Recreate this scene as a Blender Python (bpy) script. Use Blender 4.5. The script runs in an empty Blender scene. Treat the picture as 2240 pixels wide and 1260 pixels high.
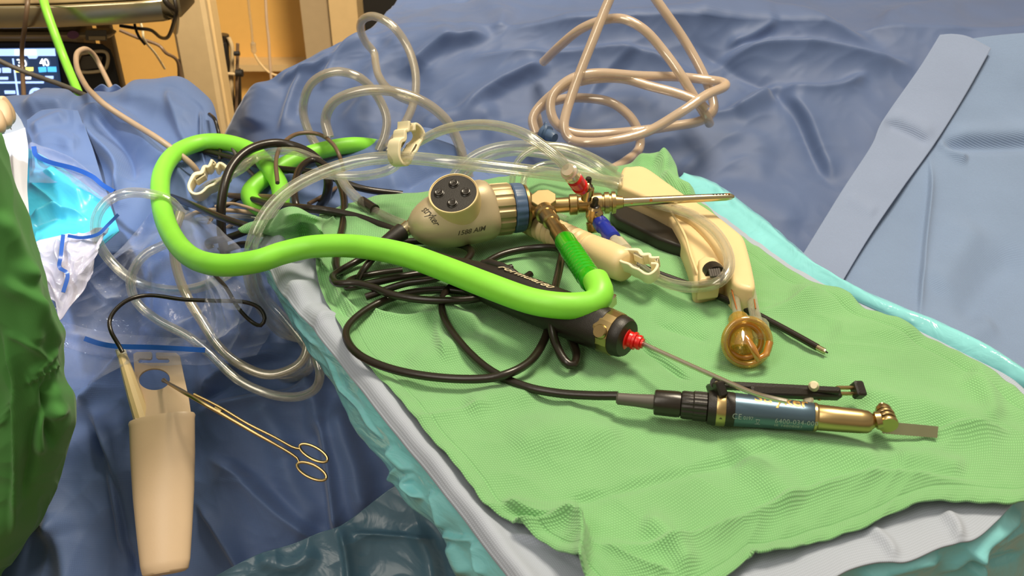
import bpy, math, random
import numpy as np
from mathutils import Vector, Matrix

# ------------------------------------------------------------------ camera, world, light, exposure
F = 1940.0; W, H = 2240.0, 1260.0
TH = math.radians(30.0); TRAY = 1.0; CZ = TRAY + 0.367
sT, cT = math.sin(TH), math.cos(TH)
scene = bpy.context.scene
COL = scene.collection
cd = bpy.data.cameras.new('camera'); cam = bpy.data.objects.new('camera', cd); COL.objects.link(cam)
cam.location = (0, 0, CZ); cam.rotation_euler = (math.pi/2 - TH, 0, 0)
cd.sensor_width = 36; cd.lens = F/W*36; cd.clip_start = 0.02; cd.clip_end = 50
cd.dof.use_dof = True; cd.dof.focus_distance = 0.72; cd.dof.aperture_fstop = 15.0
scene.camera = cam
scene.view_settings.view_transform = 'Standard'; scene.view_settings.look = 'None'
scene.view_settings.exposure = 0.9; scene.view_settings.gamma = 1.0
scene.view_settings.use_curve_mapping = False
scene.cycles.max_bounces = 14; scene.cycles.transparent_max_bounces = 24; scene.cycles.transmission_bounces = 12
scene.cycles.caustics_reflective = False; scene.cycles.caustics_refractive = False

world = bpy.data.worlds.new('world'); scene.world = world; world.use_nodes = True
wn = world.node_tree.nodes; wl = world.node_tree.links; wn.clear()
wo = wn.new('ShaderNodeOutputWorld'); wb = wn.new('ShaderNodeBackground')
tc = wn.new('ShaderNodeTexCoord'); sx = wn.new('ShaderNodeSeparateXYZ'); rp = wn.new('ShaderNodeValToRGB')
mr = wn.new('ShaderNodeMapRange'); mr.inputs[1].default_value = -1; mr.inputs[2].default_value = 1
wl.new(tc.outputs['Generated'], sx.inputs[0]); wl.new(sx.outputs['Z'], mr.inputs[0]); wl.new(mr.outputs[0], rp.inputs[0])
wl.new(rp.outputs[0], wb.inputs[0]); wl.new(wb.outputs[0], wo.inputs[0])
els = rp.color_ramp.elements
els[0].position = 0.0; els[0].color = (.08, .09, .11, 1)
els[1].position = 1.0; els[1].color = (.95, .86, .70, 1)
for p, c in ((.40, (.14, .12, .10, 1)), (.52, (.42, .33, .21, 1)), (.64, (.60, .50, .36, 1)), (.8, (.42, .37, .29, 1))):
    e = els.new(p); e.color = c
wb.inputs[1].default_value = 0.40

def area(name, loc, target, size, power, color, sy=None):
    l = bpy.data.lights.new(name, 'AREA'); l.shape = 'RECTANGLE'; l.size = size; l.size_y = sy or size
    l.energy = power; l.color = color
    o = bpy.data.objects.new(name, l); COL.objects.link(o); o.location = loc
    o.rotation_euler = (Vector(target)-Vector(loc)).to_track_quat('-Z', 'Y').to_euler(); return o
area('ceiling_lamp', (0.45, 1.0, 2.75), (0.1, .7, 1), 0.5, 20, (1, .87, .66))
area('fill_panel', (-0.7, -0.3, 2.5), (-.1, .7, .95), 0.5, 6, (1, .91, .78), 1.4)  # added fill from behind the camera, lifts the dark left side
rl = area('background_fill', (.3, .9, 2.7), (-.75, 2.3, 1.0), 0.5, 7, (1, .84, .62)); rl.data.spread = math.radians(60)  # added fill with narrow spread, brightens the cart column and back wall
sp = bpy.data.lights.new('surgical_lamp', 'SPOT'); sp.energy = 42; sp.color = (.86, .95, 1); sp.spot_size = math.radians(15); sp.spot_blend = .75; sp.shadow_soft_size = .05
so = bpy.data.objects.new('surgical_lamp', sp); COL.objects.link(so)

# ------------------------------------------------------------------ projection helpers
def ray(px, py):
    u = (px-W/2)/F; v = (py-H/2)/F
    return np.array([u, cT - v*sT, -(sT + v*cT)])
C0 = np.array([0, 0, CZ])
def P(p):
    """(px, py, h): h < .5 is height over the tray plane, h >= .5 is the distance Y into the room"""
    px, py, h = p[:3]
    r = ray(px, py)
    if h < 0.5: t = (CZ-(TRAY+h))/(-r[2])
    else: t = h/r[1]
    return C0 + r*t
def proj(X):
    d = np.asarray(X) - C0
    dep = d[..., 1]*cT - d[..., 2]*sT
    up = d[..., 1]*sT + d[..., 2]*cT
    return W/2 + F*d[..., 0]/dep, H/2 - F*up/dep, dep
def depth(X): return proj(np.asarray(X))[2]
def lin(tab):
    xs = [a for a, b in tab]; ys = [b for a, b in tab]
    return lambda q: float(np.interp(q, xs, ys))
YR = lin([(-80, 1.50), (0, 1.40), (60, 1.26), (200, 1.17), (350, 1.07), (500, .96), (650, .85), (800, .74), (900, .66), (1300, .5)])
YL = lin([(150, 1.10), (230, 1.05), (400, .93), (550, .83), (700, .775), (850, .715), (1050, .65), (1260, .59), (1400, .55)])
so.location = (-.62, .55, 2.4)
_t = P((110, 470, .86)); so.rotation_euler = (Vector(_t)-so.location).to_track_quat('-Z', 'Y').to_euler()

# ------------------------------------------------------------------ materials
def col(h):
    h = h.lstrip('#'); c = [int(h[i:i+2], 16)/255 for i in (0, 2, 4)]
    return tuple((x/12.92 if x <= .04045 else ((x+.055)/1.055)**2.4) for x in c) + (1,)
def base(name):
    m = bpy.data.materials.new(name); m.use_nodes = True
    n = m.node_tree.nodes; l = m.node_tree.links
    return m, n, l, n['Principled BSDF']
def noise_mix(n, l, c, amt, scale, coord='Object'):
    t = n.new('ShaderNodeTexCoord'); no = n.new('ShaderNodeTexNoise'); no.inputs['Scale'].default_value = scale; no.inputs['Detail'].default_value = 4
    l.new(t.outputs[coord], no.inputs['Vector'])
    r = n.new('ShaderNodeMapRange'); r.inputs[1].default_value = .3; r.inputs[2].default_value = .7
    r.inputs[3].default_value = 1-amt; r.inputs[4].default_value = 1+amt
    l.new(no.outputs[0], r.inputs[0])
    m = n.new('ShaderNodeVectorMath'); m.operation = 'SCALE'; m.inputs[0].default_value = c[:3]
    l.new(r.outputs[0], m.inputs['Scale']); return m.outputs[0], t
def plastic(name, c, rough=.35, amt=.04, metal=0, spec=.5, bump=0, bscale=400, coat=0, sss=0):
    m, n, l, b = base(name); c = col(c)
    o, t = noise_mix(n, l, c, amt, 40); l.new(o, b.inputs['Base Color'])
    b.inputs['Roughness'].default_value = rough; b.inputs['Metallic'].default_value = metal
    b.inputs['Specular IOR Level'].default_value = spec; b.inputs['Coat Weight'].default_value = coat
    if sss: b.inputs['Subsurface Weight'].default_value = sss; b.inputs['Subsurface Scale'].default_value = .004
    if bump:
        no = n.new('ShaderNodeTexNoise'); no.inputs['Scale'].default_value = bscale
        l.new(t.outputs['Object'], no.inputs['Vector'])
        bu = n.new('ShaderNodeBump'); bu.inputs['Strength'].default_value = bump; bu.inputs['Distance'].default_value = .0005
        l.new(no.outputs[0], bu.inputs['Height']); l.new(bu.outputs[0], b.inputs['Normal'])
    return m
def fabric(name, c, weave=700, strength=.35, rough=.85, amt=.06, kind='twill', dist=.0006, sheen=.15, spec=.2, crease=0):
    """woven or pressed cloth; weave lines per metre follow the cloth (UV in metres)"""
    m, n, l, b = base(name); c = col(c)
    o, t = noise_mix(n, l, c, amt, 14); 
    b.inputs['Roughness'].default_value = rough; b.inputs['Specular IOR Level'].default_value = spec
    b.inputs['Sheen Weight'].default_value = sheen
    def wave(sc, rot, tp='BANDS'):
        mp = n.new('ShaderNodeMapping'); mp.inputs['Rotation'].default_value = (0, 0, rot)
        w = n.new('ShaderNodeTexWave'); w.inputs['Scale'].default_value = sc/6.2832; w.inputs['Distortion'].default_value = .6
        w.inputs['Detail'].default_value = 1; w.inputs['Detail Scale'].default_value = 2
        l.new(t.outputs['UV'], mp.inputs[0]); l.new(mp.outputs[0], w.inputs['Vector']); return w.outputs['Fac']
    a = wave(weave*6.28/2, math.pi/2 if kind == 'rib' else 0.0)
    if kind == 'rib': hgt = a
    else:
        b2 = wave(weave*6.28/2*.8, math.pi/2)
        mx = n.new('ShaderNodeMath'); mx.operation = 'MULTIPLY' if kind == 'grid' else 'MAXIMUM'
        l.new(a, mx.inputs[0]); l.new(b2, mx.inputs[1]); hgt = mx.outputs[0]
    # thread tint
    mr = n.new('ShaderNodeMapRange'); mr.inputs[3].default_value = 1-.25*strength*2; mr.inputs[4].default_value = 1+.12*strength*2
    l.new(hgt, mr.inputs[0]); sc = n.new('ShaderNodeVectorMath'); sc.operation = 'SCALE'
    l.new(o, sc.inputs[0]); l.new(mr.outputs[0], sc.inputs['Scale']); l.new(sc.outputs[0], b.inputs['Base Color'])
    bu = n.new('ShaderNodeBump'); bu.inputs['Strength'].default_value = strength; bu.inputs['Distance'].default_value = dist
    l.new(hgt, bu.inputs['Height']); l.new(bu.outputs[0], b.inputs['Normal'])
    if crease:
        no = n.new('ShaderNodeTexVoronoi'); no.feature = 'DISTANCE_TO_EDGE'; no.inputs['Scale'].default_value = crease
        no2 = n.new('ShaderNodeTexNoise'); no2.inputs['Scale'].default_value = crease*.7
        l.new(t.outputs['UV'], no2.inputs['Vector']); l.new(no2.outputs['Color'], no.inputs['Vector'])
        b3 = n.new('ShaderNodeBump'); b3.inputs['Strength'].default_value = .3; b3.inputs['Distance'].default_value = .003
        l.new(no2.outputs[0], b3.inputs['Height']); l.new(bu.outputs[0], b3.inputs['Normal']); l.new(b3.outputs[0], b.inputs['Normal'])
    return m
def film(name, c, rough=.18, amt=.08, spec=.7, trans=0.0, scale=30, strength=.5):
    """glossy wrinkled plastic film"""
    m, n, l, b = base(name); c = col(c)
    o, t = noise_mix(n, l, c, amt, 25); l.new(o, b.inputs['Base Color'])
    b.inputs['Roughness'].default_value = rough; b.inputs['Specular IOR Level'].default_value = spec
    no = n.new('ShaderNodeTexNoise'); no.inputs['Scale'].default_value = scale; no.inputs['Detail'].default_value = 3; no.inputs['Distortion'].default_value = 1.2
    l.new(t.outputs['UV'], no.inputs['Vector'])
    bu = n.new('ShaderNodeBump'); bu.inputs['Strength'].default_value = strength; bu.inputs['Distance'].default_value = .004
    l.new(no.outputs[0], bu.inputs['Height']); l.new(bu.outputs[0], b.inputs['Normal'])
    if trans:
        out = n['Material Output']; tr = n.new('ShaderNodeBsdfTransparent'); tr.inputs[0].default_value = (.93, .95, 1, 1)
        mx = n.new('ShaderNodeMixShader'); mx.inputs[0].default_value = trans
        fr = n.new('ShaderNodeLayerWeight'); fr.inputs['Blend'].default_value = .15; l.new(bu.outputs[0], fr.inputs['Normal'])
        s = n.new('ShaderNodeMath'); s.operation = 'MULTIPLY_ADD'; s.inputs[1].default_value = -trans*.7; s.inputs[2].default_value = trans
        l.new(fr.outputs['Facing'], s.inputs[0]); l.new(s.outputs[0], mx.inputs[0])
        l.new(b.outputs[0], mx.inputs[1]); l.new(tr.outputs[0], mx.inputs[2]); l.new(mx.outputs[0], out.inputs[0])
    return m
def clear(name, c=(1, 1, 1, 1), milk=.06, trans=.6, rough=.03, tint=(.9, .92, .88, 1)):
    """clear or frosted vinyl tubing"""
    m, n, l, b = base(name); out = n['Material Output']
    tr = n.new('ShaderNodeBsdfTransparent'); tr.inputs[0].default_value = tint
    gl = n.new('ShaderNodeBsdfGlass'); gl.inputs['IOR'].default_value = 1.42; gl.inputs['Roughness'].default_value = rough; gl.inputs[0].default_value = (.98, .98, .95, 1)
    m1 = n.new('ShaderNodeMixShader'); m1.inputs[0].default_value = trans
    l.new(gl.outputs[0], m1.inputs[1]); l.new(tr.outputs[0], m1.inputs[2])
    b.inputs['Base Color'].default_value = c; b.inputs['Roughness'].default_value = .1; b.inputs['Specular IOR Level'].default_value = 1.0
    m2 = n.new('ShaderNodeMixShader'); lw = n.new('ShaderNodeLayerWeight'); lw.inputs['Blend'].default_value = .5
    pw = n.new('ShaderNodeMath'); pw.operation = 'POWER'; pw.inputs[1].default_value = 2.2; l.new(lw.outputs['Facing'], pw.inputs[0])
    s = n.new('ShaderNodeMath'); s.operation = 'MULTIPLY_ADD'; s.inputs[1].default_value = .5; s.inputs[2].default_value = milk; s.use_clamp = True
    l.new(pw.outputs[0], s.inputs[0]); l.new(s.outputs[0], m2.inputs[0])
    l.new(m1.outputs[0], m2.inputs[1]); l.new(b.outputs[0], m2.inputs[2])
    gs = n.new('ShaderNodeBsdfGlossy'); gs.inputs['Roughness'].default_value = .07; gs.inputs[0].default_value = (1, .97, .88, 1)
    m3 = n.new('ShaderNodeMixShader'); m3.inputs[0].default_value = .09
    l.new(m2.outputs[0], m3.inputs[1]); l.new(gs.outputs[0], m3.inputs[2]); l.new(m3.outputs[0], out.inputs[0])
    return m
def emis(name, c, s):
    m, n, l, b = base(name); c = col(c); b.inputs['Base Color'].default_value = c
    b.inputs['Emission Color'].default_value = c; b.inputs['Emission Strength'].default_value = s; b.inputs['Roughness'].default_value = .3
    return m

M = dict(
 amber=clear('dark_amber_plastic', col('#C98618'), .62, .7, .05, (.9, .7, .3, 1)),
 silver=plastic('polished_steel', '#D8D2C0', .25, .03, .9), print_s=plastic('engraved_print', '#93A29C', .5),
 plate=plastic('engraved_plate', '#B09A6C', .55, .05, .6),
 towel=fabric('green_towel', '#8CC987', 390, .6, .95, .07, 'grid', .0009, .3),
 pale=fabric('pale_drape', '#ADB6C7', 480, .3, .9, .03, 'grid', .0004),
 blue=fabric('blue_drape', '#4F6490', 500, .16, .58, .05, 'grid', .0005, .25, .5),
 blue_l=fabric('left_drape', '#6079AC', 500, .2, .6, .05, 'grid', .0005, .25, .45),
 light=fabric('light_blue_drape', '#8095B8', 280, .35, .8, .04, 'rib', .0008),
 band=fabric('pale_blue_band', '#8B9ABA', 300, .3, .8, .03, 'rib', .0008),
 gown=fabric('green_gown', '#519149', 900, .12, .8, .05, 'grid', .0003),
 cyan=film('cyan_film', '#88D4DC', .14, .05, .7, 0, 40, .3),
 bluefilm=film('blue_film', '#567A92', .3, .08, .6, .12, 30, .5),
 glove=film('cyan_glove_film', '#4FC4E4', .3, .05, .5, 0, 20, .4),
 bag=film('clear_bag_film', '#C9CDDD', .07, .05, 1.0, .95, 45, .8),
 bluestrip=plastic('blue_zip_strip', '#2A5DBB', .25, .05),
 white=fabric('white_drape', '#E6EAFA', 600, .1, .8, .02, 'grid', .0002),
 green=plastic('green_hose', '#8CE244', .42, .05, sss=.0, bump=.1, bscale=300),
 greenh=plastic('green_sleeve', '#1FA50A', .2, .05, coat=.4),
 black=plastic('black_cable', '#231D16', .28, .1, bump=.1),
 blackm=plastic('black_body', '#1E1914', .42, .08, bump=.25, bscale=1500),
 grey=plastic('grey_boot', '#57524C', .5, .05),
 brown=plastic('brown_cable', '#6B5642', .4, .05),
 beige=plastic('beige_cable', '#B59C82', .4, .05),
 cream=plastic('cream_plastic', '#E8CE9A', .42, .02, bump=.1, bscale=900),
 ivory=plastic('ivory_plastic', '#F0E4C0', .4, .02),
 holster=plastic('holster_plastic', '#D9BE9E', .38, .02, bump=.08, bscale=600),
 steel=plastic('steel', '#C9BC98', .22, .05, 1),
 gold=plastic('warm_metal', '#B8A070', .3, .06, 1),  # gold tone is warm room light put into the metal's base colour
 goldm=plastic('matte_metal', '#AE9C78', .48, .05, .75),
 headm=plastic('head_casing', '#C2B292', .42, .03, .35, bump=.1, bscale=1200),
 ringb=plastic('blue_ring', '#4A6284', .4, .05),
 sawb=plastic('slate_casing', '#5B7284', .3, .05, .75),
 red=plastic('red_plastic', '#D8100C', .3, .05),
 navy=plastic('navy_plastic', '#1B2E9A', .3, .05),
 yellow=clear('amber_plastic', col('#E8B850'), .12, .8, .05, (.97, .86, .52, 1)),
 tube=clear('clear_vinyl', col('#F6EED8'), .02, .78, tint=(.97, .975, .96, 1)),
 tube2=clear('milky_vinyl', col('#DCCDB2'), .16, .75, .08, (.96, .95, .9, 1)),
 frost=clear('frosted_vinyl', col('#F0D6BA'), .42, .8, .15, (.98, .94, .88, 1)),
 connector=clear('frosted_connector', col('#EADFC4'), .45, .6, .1),
 wall=plastic('warm_lit_wall', '#D8A95A', .7, .02), cart=plastic('cart_enamel', '#B49E78', .45, .03),  # warm lamplight is put into the wall's base colour
 cream2=plastic('cart_shelf', '#D8BC8C', .5, .03), pillar=plastic('door_frame', '#A08C6C', .6, .03),
 pale_wall=plastic('pale_column', '#C4A878', .6, .03),
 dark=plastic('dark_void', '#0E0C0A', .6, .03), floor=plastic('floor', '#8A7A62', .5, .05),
 screen=emis('screen_glow', '#22324E', .7), scr_l=emis('screen_light', '#9CB8F4', 1.0), scr_w=emis('screen_white', '#F2FAFF', 1.2),
 scr_c=emis('screen_cyan', '#4AA8E8', 1.0), scr_y=emis('screen_yellow', '#E8E070', 1.0),
 skin=plastic('tan_glove', '#CDAE8A', .5, .04), sticker=plastic('violet_sticker', '#7A4A70', .5), label=plastic('grey_label', '#5E574B', .4),
 print_d=plastic('dark_print', '#4A4234', .5), print_l=plastic('light_print', '#C8BC9C', .4), print_g=plastic('gold_print', '#C8A05A', .35, metal=.6),
 blade=plastic('blade_steel', '#A8A888', .35, .05, .8), stain=plastic('rust_stain', '#A05A20', .6),
)

# ------------------------------------------------------------------ mesh building
def thing(name, label, cat, at, group=None):
    o = bpy.data.objects.new(name, None); COL.objects.link(o); o.location = Vector(at)
    o.empty_display_size = .02
    o['label'] = label; o['category'] = cat
    if group: o['group'] = group
    return o
def tag(o, label, cat, group=None, kind=None):
    o['label'] = label; o['category'] = cat
    if group: o['group'] = group
    if kind: o['kind'] = kind
    return o
def root_loc(p):
    while p.parent: p = p.parent
    return np.array(p.location)
def mk(name, V, faces, mat, parent=None, smooth=True, uv=None, origin=None):
    V = np.asarray(V, dtype=float)
    if parent is not None: off = root_loc(parent)
    elif origin is not None: off = np.asarray(origin)
    else: off = np.array([(V[:, 0].min()+V[:, 0].max())/2, (V[:, 1].min()+V[:, 1].max())/2, V[:, 2].min()])
    me = bpy.data.meshes.new(name)
    me.from_pydata((V-off).tolist(), [], [tuple(int(i) for i in f) for f in faces])
    if uv is not None:
        ul = me.uv_layers.new(name='UVMap')
        idx = np.empty(len(me.loops), dtype=np.int32); me.loops.foreach_get('vertex_index', idx)
        ul.data.foreach_set('uv', np.asarray(uv)[idx].astype(np.float32).ravel())
    me.polygons.foreach_set('use_smooth', [smooth]*len(me.polygons))
    me.materials.append(mat); me.update()
    o = bpy.data.objects.new(name, me); COL.objects.link(o)
    if parent is not None: o.parent = parent
    else: o.location = Vector(off)
    return o
class MB:
    def __init__(s): s.V = []; s.Fc = []; s.n = 0
    def add(s, V, Fc):
        s.V.append(np.asarray(V, float)); s.Fc += [tuple(i+s.n for i in f) for f in Fc]; s.n += len(V); return s
    def build(s, name, mat, parent=None, smooth=True, sharp=35):
        o = mk(name, np.vstack(s.V), s.Fc, mat, parent, smooth)
        if smooth and sharp: autosmooth(o, sharp)
        return o
def autosmooth(o, ang=35):
    me = o.data
    import bmesh
    bm = bmesh.new(); bm.from_mesh(me); a = math.radians(ang)
    for e in bm.edges:
        if len(e.link_faces) == 2 and e.calc_face_angle(0) > a: e.smooth = False
    bmesh.ops.recalc_face_normals(bm, faces=bm.faces[:])
    bm.to_mesh(me); bm.free()
def cr(pts, n):
    """Catmull-Rom through rows of pts (k x d), about n samples, spaced by arc length"""
    p = np.asarray(pts, float); k = len(p)
    if k == 2:
        return p[0]+(p[1]-p[0])*np.linspace(0, 1, n)[:, None]
    e = np.vstack([2*p[0]-p[1], p, 2*p[-1]-p[-2]])
    out = []
    for i in range(k-1):
        a, b, c, d = e[i:i+4]; m = 24
        t = np.linspace(0, 1, m, endpoint=(i == k-2))[:, None]
        out.append(.5*((2*b)+(-a+c)*t+(2*a-5*b+4*c-d)*t**2+(-a+3*b-3*c+d)*t**3))
    q = np.vstack(out); s = np.r_[0, np.cumsum(np.linalg.norm(np.diff(q, axis=0), axis=1))]
    u = np.linspace(0, s[-1], n)
    return np.stack([np.interp(u, s, q[:, j]) for j in range(q.shape[1])], 1)
def unit(v): v = np.asarray(v, float); return v/(np.linalg.norm(v)+1e-12)
def sweep(path, rad, seg=14, cap=True, flip=False):
    """ring sweep with parallel transport; rad scalar or array"""
    n = len(path); rad = np.broadcast_to(rad, (n,))
    T = np.gradient(path, axis=0); T /= np.linalg.norm(T, axis=1)[:, None]+1e-12
    up = np.array([0, 0, 1.]) if abs(T[0][2]) < .9 else np.array([1., 0, 0])
    N = unit(np.cross(T[0], up)); V = []
    an = np.linspace(0, 2*math.pi, seg, endpoint=False)
    for i in range(n):
        N = unit(N - T[i]*np.dot(N, T[i])); B = np.cross(T[i], N)
        V.append(path[i]+rad[i]*(np.cos(an)[:, None]*N+np.sin(an)[:, None]*B))
    V = np.vstack(V); Fc = []
    for i in range(n-1):
        for j in range(seg):
            a = i*seg+j; b = i*seg+(j+1) % seg; Fc.append((a, b, b+seg, a+seg) if not flip else (a, a+seg, b+seg, b))
    if cap: Fc += [tuple(range(seg))[::-1], tuple(range((n-1)*seg, n*seg))]
    return V, Fc
def px_path(pts, step=.004):
    w = np.array([P(p) for p in pts]); L = np.linalg.norm(np.diff(w, axis=0), axis=1).sum()
    return cr(w, max(12, int(L*1.05/step)))
def tube(name, pts, wpx, mat, parent=None, seg=14, hollow=0, at=None, taper=None, r=None):
    path = px_path(pts) if not isinstance(pts, np.ndarray) else pts
    if r is None: r = wpx/2*np.median(depth(path))/F
    rr = r if taper is None else r*np.interp(np.linspace(0, 1, len(path)), [a for a, b in taper], [b for a, b in taper])
    mb = MB(); mb.add(*sweep(path, rr, seg, cap=not hollow))
    if hollow:
        n = len(path); V, Fc = sweep(path, np.asarray(rr)*hollow, seg, cap=False, flip=True); mb.add(V, Fc)
        o = n*seg
        for base_, fl in ((0, False), ((n-1)*seg, True)):
            for j in range(seg):
                a, b = base_+j, base_+(j+1) % seg; q = (a, o+a, o+b, b)
                mb.Fc.append(q if not fl else q[::-1])
    return mb.build(name, mat, parent, sharp=60)
def axis_t(A, B, x, byy=False):
    wa, wb_ = P(A), P(B); da, db = depth(wa), depth(wb_)
    s = (x-A[0])/(B[0]-A[0]) if not byy else (x-A[1])/(B[1]-A[1])
    t = s*da/(db+s*(da-db)); return wa+(wb_-wa)*t
class Axis:
    """a straight instrument axis given by two points; stations are pixel columns along it"""
    def __init__(s, A, B, byy=False):
        s.A, s.B, s.byy = A, B, byy; s.wa, s.wb = P(A), P(B); s.T = unit(s.wb-s.wa)
        v = unit(C0-(s.wa+s.wb)/2); s.N = unit(v-s.T*np.dot(v, s.T)); s.U = unit(np.cross(s.T, s.N))
        if s.U[2] < 0: s.U = -s.U
    def c(s, x): return axis_t(s.A, s.B, x, s.byy)
    def r(s, x, rpx): return rpx*depth(s.c(x))/F
    def S(s, x, ang, rpx, sq=0):
        """surface point; ang 0 faces the lens, positive goes up"""
        q = s.r(x, rpx)
        if sq: q *= 1/((abs(math.cos(ang))**sq+abs(math.sin(ang))**sq)**(1/sq))
        q *= 1.004; return s.c(x)+q*(math.cos(ang)*s.N+math.sin(ang)*s.U)
    def lathe(s, prof, seg=40, flute=0, fl_amp=0, fl_n=12, sq=0):
        V, Fc = [], []; n = len(prof)
        for (x, rp) in prof:
            c = s.c(x); r = s.r(x, rp)
            for j in range(seg):
                a = 2*math.pi*j/seg; k = 1.0
                if fl_amp: k = 1-fl_amp*max(0, math.cos(fl_n*a))**.6 if math.cos(fl_n*a) > 0 else 1
                if sq: k *= 1/((abs(math.cos(a))**sq+abs(math.sin(a))**sq)**(1/sq))
                V.append(c+r*k*(math.cos(a)*s.N+math.sin(a)*s.U))
        for i in range(n-1):
            for j in range(seg):
                a = i*seg+j; b = i*seg+(j+1) % seg; Fc.append((a, b, b+seg, a+seg))
        Fc += [tuple(range(seg))[::-1], tuple(range((n-1)*seg, n*seg))]
        return V, Fc
def text_mesh(s, size, fn, name, mat, parent, bold=False, shear=0, spacing=1):
    cu = bpy.data.curves.new('t', 'FONT'); cu.body = s; cu.size = 1; cu.align_x = 'LEFT'; cu.shear = shear; cu.space_character = spacing
    if bold: cu.offset = .018
    cu.resolution_u = 4
    to = bpy.data.objects.new('t', cu); COL.objects.link(to)
    dg = bpy.context.evaluated_depsgraph_get(); dg.update()
    me = bpy.data.meshes.new_from_object(to.evaluated_get(dg)); bpy.data.objects.remove(to)
    import bmesh
    bm = bmesh.new(); bm.from_mesh(me); bmesh.ops.triangulate(bm, faces=bm.faces[:])
    bmesh.ops.subdivide_edges(bm, edges=[e for e in bm.edges if e.calc_length() > .25], cuts=1)
    bm.verts.ensure_lookup_table(); bm.verts.index_update()
    V = np.array([v.co[:] for v in bm.verts]); Fc = [tuple(v.index for v in f.verts) for f in bm.faces]; bm.free()
    bpy.data.meshes.remove(me)
    return mk(name, np.array([fn(x*size, y*size) for x, y, z in V]), Fc, mat, parent, False)
def outline(loops, th, Mx=None, bevel=0, seg=2):
    """filled 2D outline with holes, extruded to thickness th and placed by matrix Mx; returns V, F"""
    cu = bpy.data.curves.new('c', 'CURVE'); cu.dimensions = '2D'; cu.fill_mode = 'BOTH'; cu.extrude = th/2-bevel; cu.bevel_depth = bevel; cu.bevel_resolution = seg
    if bevel: cu.offset = -bevel
    for lp in loops:
        sp_ = cu.splines.new('POLY'); sp_.points.add(len(lp)-1)
        for i, q in enumerate(lp): sp_.points[i].co = (q[0], q[1], 0, 1)
        sp_.use_cyclic_u = True
    o = bpy.data.objects.new('c', cu); COL.objects.link(o)
    dg = bpy.context.evaluated_depsgraph_get(); dg.update()
    me = bpy.data.meshes.new_from_object(o.evaluated_get(dg)); bpy.data.objects.remove(o)
    V = np.array([v.co[:] for v in me.vertices]); Fc = [tuple(p.vertices) for p in me.polygons]; bpy.data.meshes.remove(me)
    if Mx is not None:
        m = np.array(Mx); V = V@m[:3, :3].T+m[:3, 3]
    return V, Fc
def basis(o, x, y=None, z=None):
    """matrix with columns; give x and a rough z, or x and y"""
    x = unit(x)
    if z is not None: z = unit(np.asarray(z)-x*np.dot(z, x)); y = np.cross(z, x)
    else: y = unit(np.asarray(y)-x*np.dot(y, x)); z = np.cross(x, y)
    m = np.eye(4); m[:3, 0] = x; m[:3, 1] = y; m[:3, 2] = z; m[:3, 3] = o; return m
def boxv(m, sx_, sy_, sz_, bev=0):
    """box centred on matrix m, optionally chamfered"""
    hx, hy, hz = sx_/2, sy_/2, sz_/2; b = min(bev, hx*.9, hy*.9)
    if b:
        lp = [(-hx+b, -hy), (hx-b, -hy), (hx, -hy+b), (hx, hy-b), (hx-b, hy), (-hx+b, hy), (-hx, hy-b), (-hx, -hy+b)]
        b2 = min(b, hz*.9)
        def ring(z, k): return [(x-math.copysign(k, x) if abs(x) > 1e-9 else x, y-math.copysign(k, y), z) for x, y in lp]
        rs = [ring(-hz, b2), ring(-hz+b2, 0), ring(hz-b2, 0), ring(hz, b2)]
        V = np.array(sum(rs, [])); n = 8; Fc = []
        for i in range(3):
            for j in range(n):
                a = i*n+j; c = i*n+(j+1) % n; Fc.append((a, c, c+n, a+n))
        Fc += [tuple(range(n))[::-1], tuple(range(3*n, 4*n))]
    else:
        V = np.array([(x, y, z) for z in (-hz, hz) for x, y in ((-hx, -hy), (hx, -hy), (hx, hy), (-hx, hy))])
        Fc = [(3, 2, 1, 0), (4, 5, 6, 7), (0, 1, 5, 4), (1, 2, 6, 5), (2, 3, 7, 6), (3, 0, 4, 7)]
    m = np.asarray(m); return V@m[:3, :3].T+m[:3, 3], Fc
def cyl(A, B, r, seg=24, prof=None):
    A, B = np.asarray(A, float), np.asarray(B, float)
    prof = prof or [(0, 1), (1, 1)]
    T = unit(B-A); up = np.array([0, 0, 1.]) if abs(T[2]) < .9 else np.array([1., 0, 0]); N = unit(np.cross(T, up)); U = np.cross(T, N)
    V = []; an = np.linspace(0, 2*math.pi, seg, endpoint=False); n = len(prof)
    for t, k in prof: V.append(A+(B-A)*t+r*k*(np.cos(an)[:, None]*N+np.sin(an)[:, None]*U))
    Fc = [(i*seg+j, i*seg+(j+1) % seg, (i+1)*seg+(j+1) % seg, (i+1)*seg+j) for i in range(n-1) for j in range(seg)]
    Fc += [tuple(range(seg))[::-1], tuple(range((n-1)*seg, n*seg))]
    return np.vstack(V), Fc
def rod(name, mat, parent, *cyls, sharp=35):
    mb = MB()
    for c in cyls: mb.add(*cyl(*c[:3], **(c[3] if len(c) > 3 else {})))
    return mb.build(name, mat, parent, sharp=sharp)
def px_lerp(a, b, t): return tuple(x+(y-x)*t for x, y in zip(a, b))

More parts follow.
